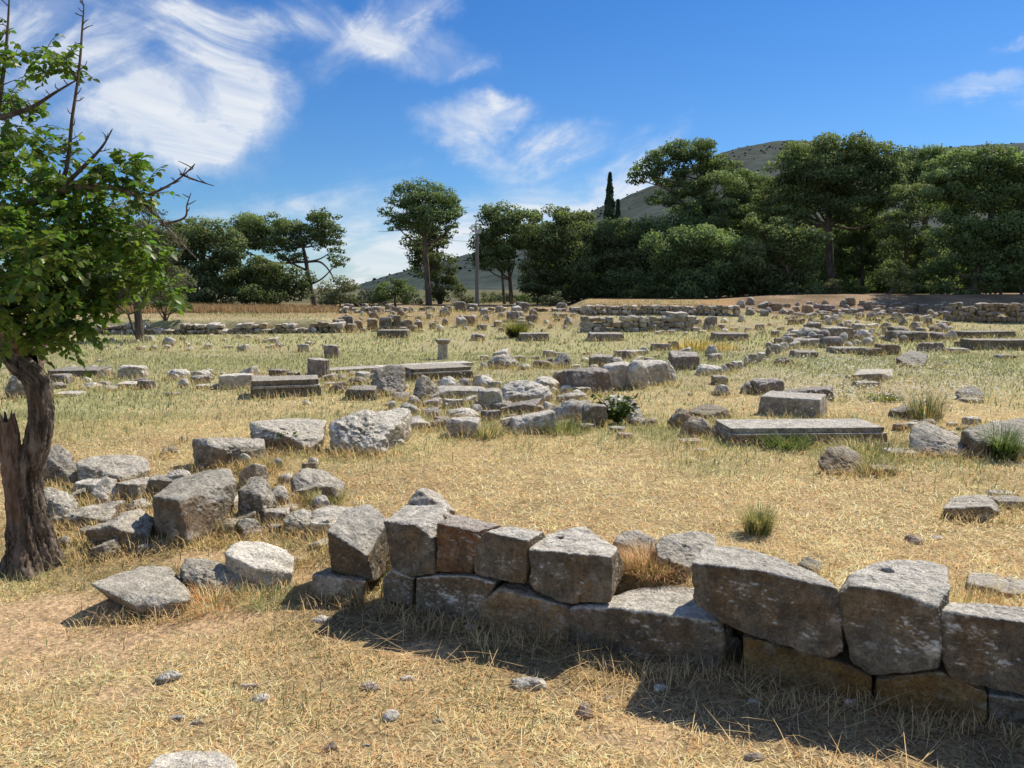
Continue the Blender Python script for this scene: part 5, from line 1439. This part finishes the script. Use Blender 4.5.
# ------------------------------------------------------------------ ground sheet
def ground():
    b_ = .022
    i = np.arange(-365, 366); xs = 2*np.sinh(b_*i)
    j = np.arange(-110, 330); ys = 3.4 + 2*np.sinh(b_*j)
    ys = np.unique(np.concatenate([ys, np.arange(23.4, 39, .16)])); 
    X, Y = np.meshgrid(xs, ys); sh = X.shape; x = X.ravel(); y = Y.ravel()
    Z = H(x, y)
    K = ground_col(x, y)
    V = np.stack([x, y, Z], -1)
    nx = sh[1]; r = np.arange(sh[0]-1)[:, None]*nx; c = np.arange(nx-1)
    Fq = np.stack([r+c, r+c+1, r+nx+c+1, r+nx+c], -1).reshape(-1, 4)
    N = NT('dry_ground')
    at = N.new('ShaderNodeAttribute', attribute_name='Col'); tc = N.new('ShaderNodeTexCoord'); v = tc.outputs['Object']
    f1 = N.noise(v, 45, 5, .75); f2 = N.noise(v, 9, 5, .7); f3 = N.noise(v, 160, 3, .7)
    gm = N.new('ShaderNodeCombineColor'); mm = N.math('MULTIPLY', N.ramp(f1, .3, .7, .42, 1.3), N.ramp(f2, .3, .7, .75, 1.2))
    for k in range(3): N.l.new(mm, gm.inputs[k])
    cc = N.mix(1.0, at.outputs['Color'], gm.outputs[0], 'MULTIPLY')
    cc = N.mix(N.ramp(f3, .60, .70, 0, .5), cc, (.85, .66, .38))
    N.l.new(cc, N.b.inputs['Base Color']); N.b.inputs['Roughness'].default_value = 1
    N.b.inputs['Specular IOR Level'].default_value = .05
    bb = N.bump(f1, .02, .8); bb = N.bump(f3, .005, .8, bb); N.l.new(bb, N.b.inputs['Normal'])
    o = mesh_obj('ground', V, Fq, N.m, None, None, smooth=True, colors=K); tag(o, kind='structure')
ground()

# ------------------------------------------------------------------ hills
def hill(name, prof, R0, R1, mat, seed, nbush):
    u = np.linspace(-1.15, 1.35, 1100)
    pxs = CXP + F*u
    pp = np.array(prof, float)
    yp = np.interp(pxs, pp[:, 0], pp[:, 1])
    k = np.ones(15)/15; yp = np.convolve(np.pad(yp, 7, 'edge'), k, 'valid')
    el = np.tan(PITCH*-1 + np.arctan((CYP - yp)/F))
    rr = np.concatenate([np.linspace(0, 1, 90), np.linspace(1.02, 1.6, 16)])
    U, Rr = np.meshgrid(u, rr)
    Y = R0 + (R1-R0)*Rr; X = U*Y
    top = CAMZ + el[None]*R1
    base = -2.0
    shp = np.where(Rr <= 1, Rr**1.25*(1 + .25*Rr*(1-Rr)), 1 - (Rr-1)**1.5*.8)
    nz = fbm(np.stack([X/160, Y/200, X*0+seed], -1).reshape(-1, 3), 5).reshape(X.shape)
    rid = 1-np.abs(fbm(np.stack([X/110, Y/420, X*0+seed+9], -1).reshape(-1, 3), 4)).reshape(X.shape)*2
    Z = base + (top-base)*shp + (nz*10 + (rid-.6)*10)*np.clip(Rr*2, 0, 1)*np.clip(np.abs(1-Rr)*4, 0, 1)*(top/120)
    Z += 1.6*fbm(np.stack([X/14, Y/14, X*0], -1).reshape(-1, 3), 2).reshape(X.shape)
    V = np.stack([X, Y, Z], -1).reshape(-1, 3); nx = len(u)
    r = np.arange(len(rr)-1)[:, None]*nx; c = np.arange(nx-1)
    Fq = np.stack([r+c, r+c+1, r+nx+c+1, r+nx+c], -1).reshape(-1, 4)
    o = mesh_obj(name, V, Fq, mat); tag(o, kind='structure')
    # bushes over the slope
    r_ = np.random.default_rng(seed); D, Fa = ico(1)
    ui = r_.integers(0, nx-1, nbush); ri = (r_.beta(3.5, .7, nbush)*92).astype(int)
    P = V.reshape(len(rr), nx, 3)[ri, ui] + r_.normal(0, 3, (nbush, 3))*[1, 1, 0]
    keep = fbm(np.stack([P[:, 0]/60, P[:, 1]/60, P[:, 0]*0+3], -1), 2) > r_.uniform(-.9, .5, nbush)
    P = P[keep]; n = len(P)
    s = r_.uniform(.6, 1.7, n)*(R1/1000); 
    VV = (P[:, None] + D[None]*s[:, None, None]*np.array([1.2, 1.2, .8])*(1+.3*r_.normal(size=(n, len(D), 1)))).reshape(-1, 3)
    FF = (Fa[None] + (np.arange(n)*len(D))[:, None, None]).reshape(-1, 3)
    K = np.repeat(r_.uniform(.7, 1.4, (n, 1))*[1, 1, 1], len(D), axis=0)
    ob = mesh_obj('hillside_scrub', VV, FF, M_SCRUB, None, None, smooth=True, colors=K)
    tag(ob, 'dark scrub dotting the distant hillside' if seed == 1 else 'dark scrub dotting the farther ridge at right', 'scrub', kind='stuff')

def hill_mat(name, a, b, top, z0, z1):  # distance haze is put into these base colours as a blue tint
    N = NT(name); tc = N.new('ShaderNodeTexCoord'); v = tc.outputs['Object']
    n1 = N.noise(v, .045, 7, .8); n2_ = N.noise(v, .006, 4, .6)
    c = N.mix(N.ramp(n1, .42, .58), a, b)
    sp = N.new('ShaderNodeSeparateXYZ'); N.l.new(v, sp.inputs[0])
    hz = N.math('ADD', sp.outputs['Z'], N.math('MULTIPLY', n2_, 40))
    c = N.mix(N.ramp(hz, z0, z1, 0, .85), c, top)
    N.l.new(c, N.b.inputs['Base Color']); N.b.inputs['Roughness'].default_value = 1
    return N.m
hill('hills', [(-400,300),(150,300),(340,291),(400,273),(470,254),(530,234),(590,211),(650,186),(700,160),(735,146),(775,140),(812,142),(850,158),(900,175),(960,200),(1100,240),(1600,290)],
     260, 900, hill_mat('hill_near', (.026, .044, .034), (.056, .078, .066), (.17, .135, .10), 184, 214), 1, 5000)
hill('far_ridge', [(-400,300),(640,300),(760,200),(850,158),(900,150),(950,146),(1024,142),(1200,140),(1600,150)],
     700, 1500, hill_mat('hill_far', (.040, .062, .066), (.058, .080, .082), (.066, .084, .084), 900, 1000), 2, 2500)

# ------------------------------------------------------------------ world, sun, camera
SUN_EL, SUN_AZ = R(48), R(47)      # azimuth from +Y towards +X
w = bpy.data.worlds.new('World'); sc.world = w; w.use_nodes = True
nt = w.node_tree; nn = nt.nodes; ll = nt.links
bg = nn['Background']
sky = nn.new('ShaderNodeTexSky'); sky.sky_type = 'NISHITA'; sky.sun_disc = False
sky.sun_elevation = SUN_EL; sky.sun_rotation = SUN_AZ
sky.air_density = 1.0; sky.dust_density = .35; sky.ozone_density = 3.0; sky.altitude = 300
tc = nn.new('ShaderNodeTexCoord')
def wm(op, a, b=None):
    n = nn.new('ShaderNodeMath'); n.operation = op
    for i, v in enumerate((a, b)):
        if v is None: continue
        if isinstance(v, (int, float)): n.inputs[i].default_value = v
        else: ll.new(v, n.inputs[i])
    return n.outputs[0]
sp = nn.new('ShaderNodeSeparateXYZ'); ll.new(tc.outputs['Generated'], sp.inputs[0])
yy = wm('MAXIMUM', wm('ABSOLUTE', sp.outputs['Y']), .05)
cb = nn.new('ShaderNodeCombineXYZ'); ll.new(wm('DIVIDE', sp.outputs['X'], yy), cb.inputs[0]); ll.new(wm('DIVIDE', sp.outputs['Z'], yy), cb.inputs[1])
UV = cb.outputs[0]
def uvp(px, py): d = ray(px, py); return (d[0]/d[1], d[2]/d[1])
# wispy noise fields, streaks at several headings
def wisp(angle, sx_, sy_, off, lo, hi, dist=.9):
    sx_ *= 1.0; sy_ *= 1.35; lo -= .04; hi += .02
    mp = nn.new('ShaderNodeMapping'); mp.vector_type = 'TEXTURE'
    mp.inputs['Location'].default_value = (off, off*.7, 0); mp.inputs['Rotation'].default_value = (0, 0, R(angle))
    mp.inputs['Scale'].default_value = (sx_, sy_, 1); ll.new(UV, mp.inputs[0])
    nz = nn.new('ShaderNodeTexNoise'); nz.inputs['Scale'].default_value = 1; nz.inputs['Detail'].default_value = 12
    nz.inputs['Roughness'].default_value = .6; nz.inputs['Distortion'].default_value = dist; ll.new(mp.outputs[0], nz.inputs['Vector'])
    mr = nn.new('ShaderNodeMapRange'); mr.interpolation_type = 'SMOOTHSTEP'; mr.inputs['From Min'].default_value = lo; mr.inputs['From Max'].default_value = hi
    ll.new(nz.outputs['Fac'], mr.inputs['Value']); return mr.outputs[0]
W1 = wisp(-25, .22, .07, 1.3, .42, .64); W2 = wisp(30, .20, .055, 4.1, .42, .64); W3 = wisp(5, .3, .05, 7.7, .43, .64)
# warp for the patch outlines
nzw = nn.new('ShaderNodeTexNoise'); nzw.inputs['Scale'].default_value = 5; nzw.inputs['Detail'].default_value = 7; nzw.inputs['Roughness'].default_value = .62; ll.new(UV, nzw.inputs['Vector'])
wa = nn.new('ShaderNodeVectorMath'); wa.operation = 'MULTIPLY_ADD'; ll.new(nzw.outputs['Color'], wa.inputs[0]); wa.inputs[1].default_value = (.22, .17, 0)
sb = nn.new('ShaderNodeVectorMath'); sb.operation = 'ADD'; ll.new(UV, sb.inputs[0]); sb.inputs[1].default_value = (-.11, -.085, 0); ll.new(sb.outputs[0], wa.inputs[2])
tot = None
CL = [ # px, py, rx, ry, angle, strength, field
 (270,32,175,26,-8,.85,W1,.22),(232,80,64,32,-48,1.05,W1,.34),(244,108,24,14,-70,.8,W1,.35),(375,30,80,26,35,.8,W2,.3),(150,122,105,42,-14,1.0,W1,.34),(110,75,100,50,15,.6,W2,.15),(205,142,52,18,4,.9,W3,.35),
 (500,118,40,17,-5,1.1,W3,.3),(480,155,62,22,-28,1.0,W1,.2),(545,160,60,20,18,1.0,W2,.2),(275,212,110,20,12,1.1,W3),(380,245,100,38,8,1.0,W3,.3),(380,283,90,22,5,.9,W3),
 (560,200,110,24,5,.95,W3),(625,180,60,26,30,.8,W2),(985,92,66,15,12,1.1,W3,.35),(1015,42,45,7,15,.8,W3),(470,68,26,10,30,.5,W2),(520,250,110,26,0,.8,W3),(25,25,100,40,10,.7,W2,.4),(1150,80,120,30,10,.9,W3),(-100,90,150,60,-10,.9,W1)]
for (x, y, rx, ry, an, st, fld, *so_) in CL:
    so_ = so_[0] if so_ else .12
    u0, v0 = uvp(x, y)
    mp = nn.new('ShaderNodeMapping'); mp.vector_type = 'TEXTURE'
    mp.inputs['Location'].default_value = (u0, v0, 0); mp.inputs['Rotation'].default_value = (0, 0, R(an)); mp.inputs['Scale'].default_value = (rx/F*1.25, ry/F*1.3, 1)
    ll.new(wa.outputs[0], mp.inputs[0])
    ln = nn.new('ShaderNodeVectorMath'); ln.operation = 'LENGTH'; ll.new(mp.outputs[0], ln.inputs[0])
    mr = nn.new('ShaderNodeMapRange'); mr.interpolation_type = 'SMOOTHSTEP'; mr.inputs['From Min'].default_value = 1.15; mr.inputs['From Max'].default_value = .15
    mr.inputs['To Min'].default_value = 0; mr.inputs['To Max'].default_value = 1
    ll.new(ln.outputs['Value'], mr.inputs['Value'])
    v = wm('MULTIPLY', wm('MULTIPLY', mr.outputs[0], wm('ADD', fld, wm('MULTIPLY', mr.outputs[0], so_))), st)
    tot = v if tot is None else wm('ADD', tot, v)
fb = wisp(-12, .30, .030, 2.7, .34, .66, 1.2)
cl = wm('MULTIPLY', wm('MINIMUM', tot, .96), wm('ADD', .62, wm('MULTIPLY', fb, .38)))
tint = nn.new('ShaderNodeMix'); tint.data_type = 'RGBA'; tint.blend_type = 'MULTIPLY'; tint.inputs[0].default_value = 1
ll.new(sky.outputs[0], tint.inputs[6])
tm = nn.new('ShaderNodeMix'); tm.data_type = 'RGBA'
tr_ = nn.new('ShaderNodeMapRange'); tr_.inputs['From Min'].default_value = .0; tr_.inputs['From Max'].default_value = .32; ll.new(sp.outputs['Z'], tr_.inputs['Value'])
ll.new(tr_.outputs[0], tm.inputs[0]); tm.inputs[6].default_value = (.50, .72, .92, 1); tm.inputs[7].default_value = (.27, .60, .97, 1); ll.new(tm.outputs[2], tint.inputs[7])
mx = nn.new('ShaderNodeMix'); mx.data_type = 'RGBA'; ll.new(cl, mx.inputs[0]); ll.new(tint.outputs[2], mx.inputs[6]); mx.inputs[7].default_value = (7.0, 7.3, 7.7, 1)
nzo = nn.new('ShaderNodeTexNoise'); nzo.inputs['Scale'].default_value = 2.4; nzo.inputs['Detail'].default_value = 7; nzo.inputs['Roughness'].default_value = .6; nzo.inputs['Distortion'].default_value = .8
ll.new(tc.outputs['Generated'], nzo.inputs['Vector'])
def mrn(v, a, b, lo=0, hi=1):
    n = nn.new('ShaderNodeMapRange'); n.interpolation_type = 'SMOOTHSTEP'
    for k, q in (('From Min', a), ('From Max', b), ('To Min', lo), ('To Max', hi)): n.inputs[k].default_value = q
    ll.new(v, n.inputs['Value']); return n.outputs[0]
over = wm('MAXIMUM', mrn(sp.outputs['Z'], .48, .72), mrn(sp.outputs['Y'], -.02, -.35))  # unseen cloud cover, added overhead and behind the camera to whiten shadow fill
oc = wm('MULTIPLY', wm('MULTIPLY', over, mrn(nzo.outputs['Fac'], .42, .64)), .34)
mx2 = nn.new('ShaderNodeMix'); mx2.data_type = 'RGBA'; ll.new(oc, mx2.inputs[0]); ll.new(mx.outputs[2], mx2.inputs[6]); mx2.inputs[7].default_value = (7.4, 7.2, 7.0, 1)
ll.new(mx2.outputs[2], bg.inputs['Color']); bg.inputs['Strength'].default_value = .12

sun = bpy.data.lights.new('sun', 'SUN'); sun.energy = 5.0; sun.angle = R(.5); sun.color = (1, .905, .765)
so = bpy.data.objects.new('sun', sun); col.objects.link(so)
d = Vector((math.sin(SUN_AZ)*math.cos(SUN_EL), math.cos(SUN_AZ)*math.cos(SUN_EL), math.sin(SUN_EL)))
so.rotation_euler = d.to_track_quat('Z', 'Y').to_euler(); so.location = (10, 10, 20)

cam = bpy.data.cameras.new('camera'); co = bpy.data.objects.new('camera', cam); col.objects.link(co)
cam.sensor_fit = 'HORIZONTAL'; cam.sensor_width = 36; cam.lens = 36*F/1024; cam.clip_end = 20000; cam.clip_start = .05
co.location = (0, 0, CAMZ); co.rotation_euler = (math.pi/2 - PITCH, 0, 0); sc.camera = co
sc.render.resolution_x = 1024; sc.render.resolution_y = 768
sc.view_settings.view_transform = 'Standard'; sc.view_settings.look = 'None'; sc.view_settings.exposure = 0
try: sc.cycles.transparent_max_bounces = 4
except Exception: pass
